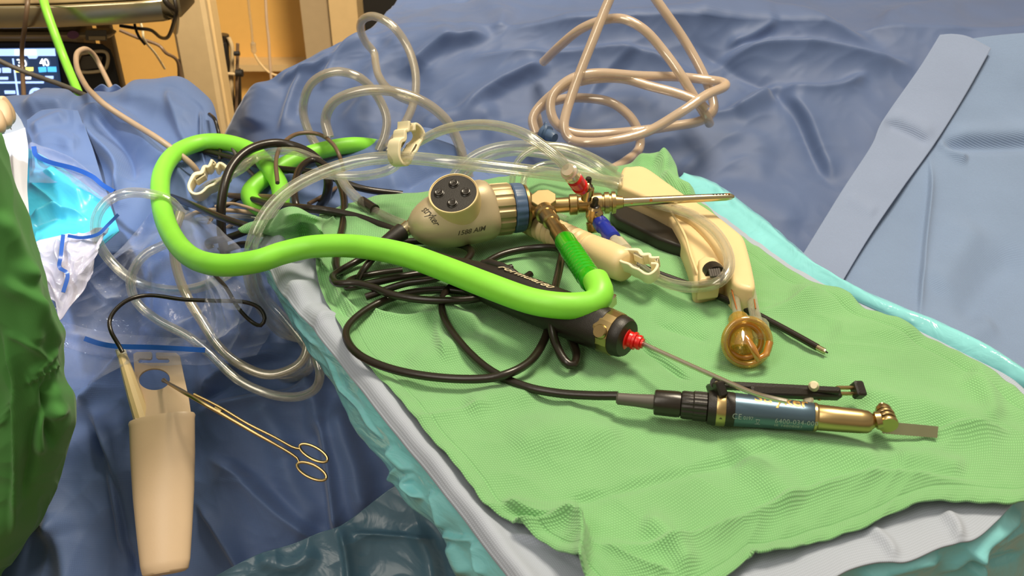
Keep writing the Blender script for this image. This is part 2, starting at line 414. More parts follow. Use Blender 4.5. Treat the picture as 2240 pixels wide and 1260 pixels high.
# ------------------------------------------------------------------ cloth
def perlin(x, y, seed=0):
    rs = np.random.RandomState(seed); perm = rs.permutation(256); g = rs.rand(256)*2*math.pi
    xi = np.floor(x).astype(int); yi = np.floor(y).astype(int); xf = x-xi; yf = y-yi
    u = xf*xf*xf*(xf*(xf*6-15)+10); v = yf*yf*yf*(yf*(yf*6-15)+10)
    def gr(i, j, dx, dy):
        h = g[perm[(perm[i & 255]+j) & 255]]; return np.cos(h)*dx+np.sin(h)*dy
    a = gr(xi, yi, xf, yf); b = gr(xi+1, yi, xf-1, yf); c = gr(xi, yi+1, xf, yf-1); d = gr(xi+1, yi+1, xf-1, yf-1)
    return (a*(1-u)+b*u)*(1-v)+(c*(1-u)+d*u)*v
def fold_disp(PX, PY, folds):
    D = np.zeros_like(PX)
    for f in folds:
        pts, w, amp = f[0], f[1], f[2]; kind = f[3] if len(f) > 3 else 'r'
        q = cr(np.array(pts, float), 26) if len(pts) > 2 else cr(np.array(pts, float), 4)
        best = np.full(PX.shape, 1e9); sd = np.zeros_like(PX); tt = np.zeros_like(PX); L = len(q)-1
        for i in range(L):
            a, b = q[i], q[i+1]; d = b-a; l2 = (d**2).sum()+1e-9
            t = np.clip(((PX-a[0])*d[0]+(PY-a[1])*d[1])/l2, 0, 1)
            ex = PX-(a[0]+t*d[0]); ey = PY-(a[1]+t*d[1]); ds = np.hypot(ex, ey); m = ds < best
            best = np.where(m, ds, best); sd = np.where(m, np.sign(d[0]*ey-d[1]*ex)*ds, sd); tt = np.where(m, (i+t)/L, tt)
        fade = np.clip(np.minimum(tt, 1-tt)/.22, 0, 1)
        fade = fade*fade*(3-2*fade)
        if kind == 'o': fade = np.ones_like(fade)
        if kind in ('s', 'o'):
            p = np.where(sd >= 0, np.exp(-sd/w), np.exp(-(sd/(.42*w))**2))
        elif kind == 't':
            p = np.where(sd <= 0, np.exp(sd/w), np.exp(-(sd/(.42*w))**2))
        elif kind == 'c':
            p = np.exp(-best/w)
        else: p = np.exp(-(best/w)**2)
        D += amp*p*fade
    return D
def coons(top, bottom, left, right, nu, nv, zfun=None):
    """image-space Coons patch; returns (nv x nu) pixel columns/rows, plus u, v"""
    t = cr(np.array(top, float)[:, :2], nu); b = cr(np.array(bottom, float)[:, :2], nu)
    l = cr(np.array(left, float)[:, :2], nv); r = cr(np.array(right, float)[:, :2], nv)
    u = np.linspace(0, 1, nu)[None, :, None]; v = np.linspace(0, 1, nv)[:, None, None]
    S = (1-v)*t[None]+v*b[None]+(1-u)*l[:, None]+u*r[:, None]-((1-u)*(1-v)*t[0]+u*(1-v)*t[-1]+(1-u)*v*b[0]+u*v*b[-1])
    return S[..., 0], S[..., 1]
def netgrid(rows, nu, nv):
    """rows of world control points -> dense (nv x nu x 3)"""
    R = np.array([cr(np.array(r, float), nu) for r in rows])
    out = np.empty((nv, nu, 3))
    for j in range(nu): 
        e = R[:, j]; k = len(e)
        if k == 2: out[:, j] = e[0]+(e[1]-e[0])*np.linspace(0, 1, nv)[:, None]; continue
        ee = np.vstack([2*e[0]-e[1], e, 2*e[-1]-e[-2]]); u = np.linspace(0, k-1, nv); i = np.minimum(u.astype(int), k-2); t = (u-i)[:, None]
        a, b, c, d = ee[i], ee[i+1], ee[i+2], ee[i+3]
        out[:, j] = .5*((2*b)+(-a+c)*t+(2*a-5*b+4*c-d)*t**2+(-a+3*b-3*c+d)*t**3)
    return out
def gridW(PX, PY, hfun):
    Hh = np.vectorize(hfun)(PX, PY)
    u = (PX-W/2)/F; v = (PY-H/2)/F; r = np.stack([u, cT-v*sT, -(sT+v*cT)], -1)
    t = np.where(Hh < .5, (CZ-(TRAY+Hh))/(-r[..., 2]), Hh/r[..., 1])
    return C0+r*t[..., None]
def cloth(name, G, mat, folds=(), noise=(), parent=None, thick=.0008, extra=None, up=False, lump=None, bound=None, mb=None):
    """G: nv x nu x 3 world grid. folds are displaced along the surface normal; noise = (cells per metre, amplitude, kind, stretch_u, stretch_v)"""
    nv, nu = G.shape[:2]
    gu = np.gradient(G, axis=1); gv = np.gradient(G, axis=0); N = np.cross(gu, gv); N /= np.linalg.norm(N, axis=2)[..., None]+1e-12
    view = C0-G; s = np.sign((N*view).sum(2)); s = np.sign(np.median(s)) or 1; N = N*s
    U = np.cumsum(np.linalg.norm(gu, axis=2).mean(0)); Vv = np.cumsum(np.linalg.norm(gv, axis=2).mean(1))
    UU, VV = np.meshgrid(U, Vv)
    px, py, _ = proj(G)
    D = fold_disp(px, py, folds) if len(folds) else np.zeros((nv, nu))
    for _ in range(5):
        Dp = np.pad(D, 1, mode='edge'); D = (Dp[:-2, 1:-1]+Dp[2:, 1:-1]+Dp[1:-1, :-2]+Dp[1:-1, 2:]+4*D)/8
    for i, nz in enumerate(noise):
        sc, amp, kind = nz[:3]; a = nz[3] if len(nz) > 3 else 1; b = nz[4] if len(nz) > 4 else 1
        wx = perlin(UU*sc*.5, VV*sc*.5, 50+i)*.8
        q = perlin(UU*sc*a+wx+7.3*i, VV*sc*b+wx, 11+i*3+len(name))
        if kind == 'ridge': q = .35-np.abs(q)*1.4
        elif kind == 'crease': q = np.minimum(np.abs(q)*1.6, .5)
        D += amp*q
    if extra is not None: D += extra(px, py, UU, VV)
    G2 = G+N*D[..., None]
    V = G2.reshape(-1, 3); idx = np.arange(nu*nv).reshape(nv, nu)
    a = idx[:-1, :-1].ravel(); b = idx[:-1, 1:].ravel(); c = idx[1:, 1:].ravel(); d = idx[1:, :-1].ravel()
    Fc = np.stack([a, d, c, b] if s < 0 else [a, b, c, d], 1)
    # make the winding face the lens
    fn = np.cross(V[Fc[:, 1]]-V[Fc[:, 0]], V[Fc[:, 2]]-V[Fc[:, 0]]); 
    if np.median(((C0-V[Fc[:, 0]])*fn).sum(1)) < 0: Fc = Fc[:, ::-1]
    uv = np.stack([UU.ravel(), VV.ravel()], 1)
    if mb is not None:
        mb.append((V, Fc, uv)); return G2
    o = mk(name, V, Fc, mat, parent, True, uv)
    if thick:
        so_ = o.modifiers.new('thickness', 'SOLIDIFY'); so_.thickness = thick; so_.offset = -1
    return o
def join_cloth(name, parts, mat, thick=.0008, parent=None):
    V, Fc, uv = [], [], []; n = 0
    for v, f, u in parts: V.append(v); Fc.append(f+n); uv.append(u); n += len(v)
    o = mk(name, np.vstack(V), np.vstack(Fc), mat, parent, True, np.vstack(uv))
    if thick:
        so_ = o.modifiers.new('thickness', 'SOLIDIFY'); so_.thickness = thick; so_.offset = -1
    return o

# ------------------------------------------------------------------ the room behind
def struct(o, label, cat):
    o['kind'] = 'structure'; o['label'] = label; o['category'] = cat; return o
I4 = np.eye(4)
def at(x, y, z): m = np.eye(4); m[:3, 3] = (x, y, z); return m
def wbox(name, mat, x0, x1, y0, y1, z0, z1, parent=None, bev=0):
    mb = MB(); mb.add(*boxv(at((x0+x1)/2, (y0+y1)/2, (z0+z1)/2), x1-x0, y1-y0, z1-z0, bev)); return mb.build(name, mat, parent)
def pbox(name, mat, px0, py0, px1, py1, Y, dep, parent=None, bev=0):
    """upright box whose front face spans two pixel corners at distance Y"""
    a, b = P((px0, py0, Y)), P((px1, py1, Y))
    return wbox(name, mat, min(a[0], b[0]), max(a[0], b[0]), Y, Y+dep, min(a[2], b[2]), max(a[2], b[2]), parent, bev)
struct(wbox('floor', M['floor'], -3.2, 3.2, -1.5, 3.3, -.05, 0), 'smooth tan floor far behind the draped table', 'floor')
struct(wbox('wall_back', M['wall'], -3.2, 3.2, 3.2, 3.3, 0, 2.8), 'yellow lit back wall beyond the equipment cart', 'wall')
struct(pbox('baseboard_back', M['pale_wall'], 500, 142, 668, 156, 3.1, .1), 'pale ledge strip running along the yellow wall', 'baseboard')
X = lambda px, py, Y: P((px, py, Y))[0]
dY = 2.9
struct(wbox('trim_1', M['pillar'], X(660, 40, dY), X(722, 40, dY), dY, dY+.3, 0, 2.7), 'grey brown door jamb beside the yellow wall', 'door jamb')
struct(wbox('trim_2', M['pale_wall'], X(722, 40, dY-.02), X(783, 40, dY-.02), dY-.02, dY+.3, 0, 2.7), 'light cream post between the jamb and the dark doorway', 'door post')
struct(wbox('door_1', M['dark'], X(783, 40, dY+.1), X(1150, 40, dY+.1), dY+.1, dY+.28, 0, 2.7), 'dark open doorway above the far drape', 'doorway')  # solid black block, the darkness of the opening is in its colour

# equipment cart: column, shelf with metal edge
cart = thing('equipment_cart', 'tan equipment cart with a shelf over the glowing console', 'cart', (X(430, 200, 1.9), 1.9, 0))
wbox('column', M['cart'], X(392, 150, 1.9), X(470, 150, 1.9), 1.9, 1.93, 0.02, 1.9, cart, .008)
wbox('column_edge', M['pale_wall'], X(471, 150, 1.93), X(482, 150, 1.93), 1.93, 1.98, 0.02, 1.9, cart, .004)
a = P((385, 20, 1.50)); b = P((-260, 60, 1.42)); zs = P((200, 30, 1.45))[2]
def shelf_outline(g):
    x0 = -1.75; x1 = P((388, 20, 1.5))[0]+g
    return [(x0, 1.42-g), (-.95, 1.42-g), (-.72, 1.435-g), (x1-.06, 1.46-g), (x1-.02, 1.475-g), (x1, 1.50), (x1-.01, 1.60), (x0, 1.60)]
m = at(0, 0, zs); mb = MB(); mb.add(*outline([shelf_outline(.006)], .035, m, .004)); mb.build('shelf_edge', M['steel'], cart)
m = at(0, 0, zs+.028); mb = MB(); mb.add(*outline([shelf_outline(0)], .02, m, .003)); mb.build('shelf_top', M['cream2'], cart)
mb = MB(); mb.add(*outline([[(x, y+.02) for x, y in shelf_outline(-.02)]], .008, at(0, 0, zs-.022), .003)); mb.build('under_shelf_shade', M['dark'], cart)  # dark slab standing in for the shaded gap under the shelf
pbox('side_panel', M['cart'], 240, 52, 272, 330, 1.60, .012, cart, .002)
wbox('base', M['cart'], -1.7, -.55, 1.55, 2.1, 0.0, .06, cart, .02)

# console with screen
CY = 1.52
con = thing('surgical_console', 'dark faced console with a glowing touch screen under the cart shelf', 'medical console', P((100, 200, CY+.1)))
pbox('casing', M['cart'], -330, 60, 258, 420, CY+.012, .06, con, .008)
def plate(name, mat, pts, Y, th, parent, bev=.0, smooth=True):
    """upright plate from an outline in pixels standing at distance Y"""
    w = np.array([P((x, y, Y)) for x, y in pts]); lp = [(q[0], q[2]) for q in w]
    m = np.eye(4); m[:3, 0] = (1, 0, 0); m[:3, 1] = (0, 0, 1); m[:3, 2] = (0, -1, 0); m[:3, 3] = (0, Y-th/2, 0)
    mb = MB(); mb.add(*outline([lp], th, m, bev)); return mb.build(name, mat, parent)
plate('front_panel', M['dark'], [(-300, 90), (140, 90), (225, 95), (243, 108), (250, 125), (268, 200), (275, 420), (-300, 420)], CY+.010, .006, con, .002)
wbox('carry_rail', M['cart'], -1.3, X(240, 70, CY), CY-.005, CY+.03, P((0, 84, CY))[2], P((0, 70, CY))[2], con, .004)
scr = plate('screen', M['screen'], [(-120, 106), (124, 103), (140, 226), (-120, 226)], CY+.002, .008, con, .001)
def sp_(name, mat, pts, dy=0): return plate(name, mat, pts, CY-.0062-dy, .001, scr)
sp_('screen_header', M['scr_l'], [(-118, 108), (120, 106), (122, 122), (-118, 122)])
sp_('screen_tab', M['scr_w'], [(33, 109), (78, 109), (80, 120), (33, 120)], .0012)
sp_('screen_tab', M['scr_l'], [(60, 122), (84, 122), (80, 128), (64, 128)])
sp_('screen_line', M['scr_l'], [(-118, 179), (96, 178), (96, 182), (-118, 183)])
sp_('screen_line', M['scr_l'], [(27, 128), (30, 128), (44, 225), (40, 225)])
sp_('screen_field', M['scr_c'], [(84, 147), (101, 146), (102, 157), (86, 158)]); sp_('screen_field', M['scr_c'], [(104, 146), (123, 146), (124, 157), (105, 157)])
sp_('screen_field', M['scr_y'], [(33, 151), (44, 151), (44, 158), (33, 158)]); sp_('screen_field', M['scr_y'], [(56, 147), (73, 147), (73, 155), (57, 155)])
sp_('screen_field', M['scr_l'], [(5, 148), (24, 148), (24, 159), (6, 159)]); sp_('screen_field', M['scr_l'], [(-15, 149), (2, 149), (2, 159), (-15, 159)])
sp_('screen_field', M['scr_w'], [(51, 168), (68, 168), (68, 173), (52, 173)]); sp_('screen_field', M['scr_l'], [(99, 166), (117, 166), (117, 172), (100, 172)])
sp_('screen_field', M['scr_l'], [(10, 198), (33, 198), (34, 205), (11, 205)]); sp_('screen_field', M['scr_l'], [(0, 168), (18, 168), (18, 174), (0, 174)])
ra = P((87, 208, CY)); mb = MB(); an = np.linspace(0, 2*math.pi, 49)
rp_ = np.stack([ra[0]+.0125*np.cos(an), np.full(49, CY-.0065), ra[2]+.0125*np.sin(an)], 1); mb.add(*sweep(rp_, .0027, 8)); mb.build('screen_dial', M['scr_l'], scr)
def vtext(s, px, py, hpx, Y, name, mat, parent, **k):
    w = P((px, py, Y)); q = hpx*depth(w)/F/.72/cT
    return text_mesh(s, q, lambda x, y: (w[0]+x, Y, w[2]+y), name, mat, parent, **k)
vtext('40', 88, 144, 14, CY-.0082, 'screen_digits', M['scr_w'], scr, bold=True, spacing=.9)
vtext('30', 39, 145, 14, CY-.0082, 'screen_digits', M['scr_w'], scr, bold=True, spacing=.9)
plate('rating_label', M['label'], [(187, 66), (233, 66), (234, 89), (188, 88)], CY-.0062, .001, con)
plate('rating_label', M['cart'], [(194, 79), (231, 79), (231, 87), (195, 87)], CY-.0075, .001, con)
w = P((160, 76, CY-.006)); an = np.linspace(0, 2*math.pi, 24, endpoint=False)
plate('round_sticker', M['sticker'], [(160+13*math.cos(t), 76+9*math.sin(t)) for t in an], CY-.0065, .001, con)
fr = np.array([P(q) for q in [(176, 118, CY-.01), (222, 112, CY-.01), (236, 122, CY-.01), (232, 148, CY-.01), (216, 156, CY-.01), (176, 157, CY-.01), (168, 140, CY-.01), (176, 118, CY-.01)]])
mb = MB(); mb.add(*sweep(cr(fr, 60), .0028, 10)); mb.build('handle_frame', M['cart'], con)
plate('handle_recess', M['print_d'], [(174, 122), (214, 120), (226, 124), (220, 147), (180, 152)], CY-.002, .004, con)

# cables and lines hanging around the cart
def cable(name, pts, w, mat, label, cat='cable', **k):
    if name in ('saw_cord', 'shaver_cord', 'camera_cord', 'ablation_wand'): pts = [(x, y, h+.0045 if h < .016 else h+.002) for x, y, h in pts]
    return tag(tube(name, pts, w, mat, **k), label, cat)
cable('power_cable', [(376, -20, 1.47), (386, 20, 1.46), (380, 50, 1.48), (368, 80, 1.52), (352, 82, 1.56), (330, 66, 1.6), (300, 62, 1.62), (262, 56, 1.62)], 8, M['black'], 'thick black cable hanging in a hook below the shelf end')
cable('power_cable', [(352, -20, 1.46), (364, 5, 1.45), (380, 22, 1.46), (386, 40, 1.50), (384, 70, 1.7)], 12, M['black'], 'black cable bundle wrapped round the shelf corner')
cable('wall_conduit', [(262, 66, 1.75), (300, 82, 1.75), (345, 98, 1.75), (362, 115, 1.75), (392, 145, 1.78), (396, 260, 1.8)], 7, M['brown'], 'thin brown line sloping across the gap to the cart column')
cable('data_cable', [(291, 30, 1.62), (296, 60, 1.60), (304, 80, 1.6), (318, 98, 1.6)], 6, M['black'], 'short black lead dangling straight under the shelf')
cable('data_cable', [(305, 40, 1.66), (312, 66, 1.66), (316, 88, 1.66), (340, 118, 1.72), (360, 150, 1.8)], 5, M['ivory'], 'short pale lead dangling under the shelf')
cable('data_cable', [(390, 130, 1.84), (393, 160, 1.84), (391, 210, 1.84), (394, 320, 1.84)], 9, M['black'], 'dark lead running down the left edge of the cart column')
cable('power_cable', [(63, -30, 1.44), (60, 10, 1.40), (54, 60, 1.40), (48, 110, 1.42), (50, 170, 1.40), (54, 240, 1.3), (60, 300, 1.1)], 10, M['brown'], 'dark brown cord hanging in front of the glowing screen')
cable('light_cable', [(88, -30, 1.42), (100, 18, 1.38), (120, 75, 1.36), (145, 140, 1.34), (170, 200, 1.28), (186, 240, 1.2), (200, 290, 1.06)], 19, M['green'], 'bright green hose coming down from above past the screen', 'hose')
cable('suction_line', [(-30, 118, 1.3), (20, 143, 1.3), (70, 163, 1.3), (130, 184, 1.28), (175, 203, 1.25), (210, 222, 1.2), (240, 260, 1.06)], 11, M['grey'], 'grey line crossing the lower part of the glowing screen', 'tubing')
cable('cable_loop', [(260, 240, 1.14), (246, 200, 1.2), (222, 150, 1.24), (205, 120, 1.24), (186, 107, 1.22), (168, 118, 1.20), (169, 150, 1.15), (188, 188, 1.07), (206, 208, 1.025), (228, 228, 1.0), (260, 250, .99), (300, 275, .975), (345, 303, .945), (392, 337, .935), (425, 366, .935), (440, 395, .94)], 12, M['beige'], 'beige cable looping over the console and down the blue drape')
cable('drip_line', [(541, -30, 2.6), (545, 20, 2.6), (550, 60, 2.6), (553, 100, 2.6)], 5, M['tube2'], 'clear drip line ending in a small chamber before the yellow wall', 'tubing')
dc = MB(); drip = bpy.data.objects['drip_line']; dc.add(*cyl(P((553, 92, 2.6)), P((556, 118, 2.6)), .0075, 16, [(0, .5), (.1, 1), (.8, 1), (1, .3)])); dc.build('drip_chamber', M['tube2'], drip)
cable('drip_line', [(580, -30, 2.6), (583, 40, 2.6), (588, 90, 2.6), (590, 130, 2.6), (594, 180, 2.6)], 6, M['beige'], 'thin tan line hanging straight before the yellow wall', 'tubing')
cable('drip_line', [(556, 118, 2.6), (570, 140, 2.6), (592, 160, 2.6), (630, 172, 2.6)], 5, M['pale_wall'], 'pale tube sagging from the drip chamber', 'tubing')
hold = thing('tube_holder', 'black and grey bracket of cables behind the cart column', 'holder', P((505, 260, 2.05)))
for nm, mt, pp, ww in (('arm', 'black', [(488, 75, 2.05), (490, 130, 2.05), (500, 200, 2.05), (508, 310, 2.05)], 24), ('rail', 'cart', [(500, 82, 2.04), (508, 110, 2.04), (506, 180, 2.04), (503, 310, 2.04)], 9), ('rail', 'brown', [(520, 95, 2.04), (519, 150, 2.04), (515, 310, 2.04)], 7), ('pad', 'black', [(522, 150, 2.06), (524, 240, 2.06), (518, 320, 2.06)], 9), ('cord', 'beige', [(472, 100, 2.0), (476, 140, 2.0), (486, 200, 2.0), (505, 270, 2.0)], 6)):
    tube(nm, pp, ww, M[mt], hold)
tube('clamp_head', [(484, 95, 2.02), (487, 110, 2.02), (488, 140, 2.02)], 22, M['dark'], hold); tube('clamp_knob', [(516, 160, 2.0), (531, 160, 2.0)], 16, M['dark'], hold); tube('clamp_knob', [(512, 117, 2.02), (524, 117, 2.02)], 10, M['dark'], hold)
tube('cross_bar', [(482, 160, 2.03), (522, 163, 2.03)], 7, M['cart'], hold)

# ------------------------------------------------------------------ drapes
def ln(*a): return [tuple(a[i:i+2]) for i in range(0, len(a), 2)]
# far right drape
sil = [(488, 330), (500, 285), (530, 240), (580, 190), (640, 150), (700, 118), (760, 88), (800, 66), (835, 40), (870, 0), (900, -50)][::-1]
NU, NV = 420, 300
top = ln(900, -50, 1200, -60, 1600, -60, 2000, -60, 2330, -60); bot = ln(520, 640, 900, 700, 1300, 760, 1800, 820, 2330, 950)
rt = ln(2330, -60, 2330, 300, 2330, 950); lf = sil+[(488, 420), (520, 640)]
PX, PY = coons(top, bot, lf, rt, NU, NV)
G = gridW(PX, PY, lambda x, y: YR(y)+.00005*max(0, 900-x)+(0.12*max(0, (620-x)/130)**2 if x < 620 else 0))
fR = [
 ((ln(1060, 78, 1180, 66, 1340, 64, 1500, 60, 1660, 48, 1760, 54, 1850, 78, 1950, 125)), 34, .022, 's'),
 ((ln(1000, 138, 1160, 132, 1380, 128, 1480, 160, 1560, 185)), 26, .012, 's'),
 ((ln(1560, 172, 1590, 140, 1680, 118, 1800, 120, 1900, 138, 2010, 152)), 34, .020, 's'),
 ((ln(870, 175, 960, 108, 1080, 78)), 30, .015, 't'), ((ln(840, 120, 900, 92, 1010, 84)), 26, .010),
 ((ln(1000, 262, 1070, 205, 1150, 165, 1210, 148)), 30, .014, 't'), ((ln(900, 290, 1000, 262, 1100, 250)), 22, .010),
 ((ln(1470, 80, 1560, 130, 1640, 180, 1720, 232, 1780, 330, 1845, 440)), 16, -.007, 'c'),
 ((ln(1500, 265, 1600, 250, 1690, 200, 1720, 202)), 22, .010, 's'), ((ln(1690, 200, 1760, 208, 1830, 200, 1900, 168)), 20, .010, 's'),
 ((ln(1700, 205, 1760, 262, 1800, 340, 1830, 400)), 24, .010, 't'), ((ln(1690, 210, 1640, 235, 1600, 260)), 22, .007),
 ((ln(1400, 110, 1330, 160, 1290, 210, 1260, 260)), 26, .007, 's'), ((ln(1580, 110, 1640, 90, 1700, 60)), 18, .008, 't'),
 ((ln(1230, 280, 1330, 225, 1450, 230)), 22, .006), ((ln(1380, 330, 1480, 300, 1620, 310, 1720, 350)), 30, .006),
 ((ln(690, 140, 650, 190, 625, 260, 615, 300)), 15, .013, 't'), ((ln(740, 118, 690, 150, 640, 172, 610, 190)), 14, .012, 's'), ((ln(700, 150, 660, 210, 646, 270)), 10, -.008, 'c'),
 ((ln(820, 70, 760, 110, 720, 160, 710, 210)), 22, .012, 't'), ((ln(600, 180, 570, 230, 560, 290)), 24, .010),
 ((ln(880, 110, 830, 150, 800, 230, 790, 280)), 26, .010), ((ln(760, 235, 800, 300, 830, 330)), 26, .008), ((ln(930, 140, 900, 200, 870, 300)), 28, -.008),
 ((ln(1120, 60, 1080, 20, 1060, -30)), 30, .010), ((ln(1500, 40, 1640, 20, 1700, -20)), 26, .008), ((ln(1900, 60, 1980, 30, 2120, 10)), 28, .008, 's'),
 ((ln(1050, 290, 1130, 300, 1200, 330)), 22, .007), ((ln(1540, 420, 1640, 440, 1760, 500)), 34, .005), ((ln(1480, 380, 1560, 350, 1700, 380)), 24, .005),
]
o = cloth('surgical_drape', G, M['blue'], [(f[0], f[1], f[2]*1.35)+tuple(f[3:]) for f in fR], [(7, .012, 'p'), (13, .004, 'ridge'), (30, .0012, 'ridge')], thick=.001)
tag(o, 'large blue surgical drape rising in folds behind the green towel', 'surgical drape')

# light blue drape at far right with its folded band
def lift(d): return lambda x, y: YR(y)-d
tp = ln(2060, 96, 2120, 84, 2180, 76, 2250, 72, 2360, 70); bt = ln(1700, 640, 1850, 760, 2000, 860, 2360, 1010)
PX, PY = coons(tp, bt, ln(2060, 96, 1985, 230, 1860, 420, 1700, 640), ln(2360, 70, 2360, 1010), 320, 360)
G = gridW(PX, PY, lift(.022))
fL = [((ln(2030, 322, 2150, 320, 2300, 316)), 14, -.010), ((ln(2060, 300, 2150, 292, 2300, 285)), 20, .006), ((ln(2045, 310, 2095, 345, 2120, 352)), 10, .008), ((ln(2030, 330, 2035, 430, 2015, 620, 2010, 720)), 9, .008, 't'),
      ((ln(2140, 480, 2080, 580, 2030, 640)), 40, .008), ((ln(2180, 700, 2120, 740, 2060, 760)), 30, .006), ((ln(2240, 540, 2160, 620, 2100, 720)), 36, -.006)]
o = cloth('drape_sheet', G, M['light'], fL, [(6, .008, 'p')], thick=.002)
tag(o, 'light blue ribbed drape sheet at the right edge beside the towel', 'surgical drape')
PX, PY = coons(ln(2056, 74, 2085, 73, 2120, 80, 2168, 106), ln(1735, 590, 1770, 610, 1828, 640), ln(2056, 76, 2010, 150, 1932, 262, 1905, 320, 1840, 420, 1735, 590), ln(2168, 106, 2110, 210, 2046, 312, 1975, 410, 1900, 520, 1828, 640), 50, 170)
G = gridW(PX, PY, lift(.034))
o = cloth('drape_band', G, M['band'], [((ln(1930, 262, 1985, 285, 2040, 314)), 12, -.007, 's'), ((ln(1945, 245, 2000, 270, 2048, 295)), 14, .003), ((ln(1850, 430, 1920, 470)), 14, .003)], [(7, .002, 'p')], thick=.0025)
tag(o, 'pale blue folded band crossing the drapes down to the towel corner', 'drape band')

# left drape over the patient side
tl = ln(-80, 236, 0, 230, 60, 230, 150, 234, 200, 224, 260, 214, 320, 198, 372, 186, 420, 212, 446, 240, 458, 300, 500, 335, 560, 356, 640, 356, 700, 348, 760, 340, 800, 336, 850, 316, 920, 300, 1000, 330, 1080, 380, 1200, 430)
PX, PY = coons(tl, ln(-80, 1340, 500, 1340, 1200, 1340), ln(-80, 236, -80, 800, -80, 1340), ln(1200, 430, 1200, 800, 1200, 1340), 420, 420)
G = gridW(PX, PY, lambda x, y: YL(y))
PXb, PYb = PX[:1], PY[:1]
back = gridW(PXb, PYb+8, lambda x, y: YL(y)+.09)
back2 = gridW(PXb, PYb+60, lambda x, y: YL(y)+.17)
crest = G[:1]+np.array([0, .02, .002])
G = np.concatenate([back2, back, crest, G], 0)
fB = [
 ((ln(150, 250, 260, 262, 330, 330, 400, 400, 440, 470)), 40, .016, 's'), ((ln(165, 268, 210, 320, 262, 380, 265, 470)), 24, .018, 't'), ((ln(200, 250, 280, 340, 300, 420)), 18, -.016, 'c'),
 ((ln(250, 215, 330, 222, 400, 250, 450, 270)), 22, .008), ((ln(370, 188, 380, 240, 400, 300, 430, 350)), 22, .008, 't'), ((ln(60, 260, 90, 236, 160, 240)), 20, .012),
 ((ln(441, 240, 444, 300, 446, 360)), 9, .010, 't'), ((ln(820, 380, 880, 350, 960, 340, 1040, 370)), 34, .020, 's'), ((ln(860, 420, 950, 385, 1040, 380)), 16, -.010, 'c'),
 ((ln(560, 420, 650, 400, 740, 375, 800, 345)), 26, .012, 's'), ((ln(700, 420, 780, 400, 900, 410)), 20, .010),
 ((ln(200, 640, 240, 610, 300, 560)), 30, -.02), 
 # lower hanging folds
 ((ln(160, 885, 200, 868, 262, 800, 300, 762)), 26, .020, 's'), ((ln(200, 884, 235, 960, 258, 1080, 285, 1260)), 30, .020, 't'), ((ln(190, 900, 250, 1040, 280, 1200, 292, 1300)), 10, -.018, 'c'),
 ((ln(425, 905, 520, 880, 640, 860, 700, 830)), 18, .014, 's'), ((ln(425, 870, 480, 830, 560, 790, 640, 780)), 18, .012, 't'), ((ln(430, 880, 500, 850, 560, 820)), 8, -.008, 'c'),
 ((ln(440, 1000, 520, 1040, 620, 1130, 720, 1200)), 40, .016, 's'), ((ln(700, 900, 720, 1000, 735, 1110, 745, 1200)), 26, .020, 't'), ((ln(730, 860, 760, 960, 790, 1060, 800, 1160)), 26, .016),
 ((ln(560, 880, 600, 940, 640, 1000)), 26, .008), ((ln(110, 1130, 150, 1190, 170, 1300)), 30, .014), ((ln(60, 1000, 100, 1080, 140, 1180)), 40, .012), ((ln(430, 1090, 500, 1190, 560, 1300)), 24, .012, 't'),
 ((ln(420, 760, 520, 740, 620, 730)), 24, .010), ((ln(660, 800, 690, 870, 700, 960)), 20, .012), ((ln(620, 950, 640, 1060, 700, 1160)), 28, .008),
 ((ln(300, 740, 360, 720, 420, 740)), 24, .008),
]
o = cloth('patient_drape', G, M['blue_l'], [(f[0], f[1], f[2]*1.25)+tuple(f[3:]) for f in fB], [(7, .012, 'p'), (16, .005, 'ridge'), (36, .0014, 'ridge')], thick=.001)
tag(o, 'creased blue drape on the left carrying the holster and hanging down', 'surgical drape')
# small blue cloth peak before the console
PX, PY = coons(ln(205, 195, 222, 184, 240, 190, 255, 184, 280, 205), ln(200, 250, 240, 260, 290, 250), ln(205, 195, 200, 250), ln(280, 205, 290, 250), 30, 24)
o = cloth('drape_corner', gridW(PX, PY, lambda x, y: 1.12), M['blue_l'], [((ln(240, 188, 236, 240)), 8, .01)], [(20, .004, 'p')]); tag(o, 'small blue drape corner sticking up before the console', 'drape corner')

# crinkled blue plastic at the foot of the drape
PX, PY = coons(ln(470, 1262, 560, 1215, 640, 1190, 700, 1165, 745, 1150, 800, 1110, 860, 1065, 950, 1010), ln(450, 1350, 800, 1350, 1100, 1350), ln(470, 1262, 460, 1350), ln(950, 1010, 1100, 1350), 220, 130)
G = gridW(PX, PY, lambda x, y: YL(y)-.022)
o = cloth('plastic_skirt', G, M['bluefilm'], [((ln(745, 1150, 760, 1200, 770, 1300)), 20, .016, 't'), ((ln(560, 1220, 640, 1240, 700, 1200)), 20, .008), ((ln(760, 1165, 860, 1170, 960, 1180)), 8, .008, 's'), ((ln(900, 1150, 940, 1220, 950, 1300)), 22, .012)], [(16, .008, 'ridge'), (34, .003, 'ridge')], thick=.0006)
tag(o, 'crinkled translucent blue plastic skirt at the bottom of the drape', 'plastic sheet')

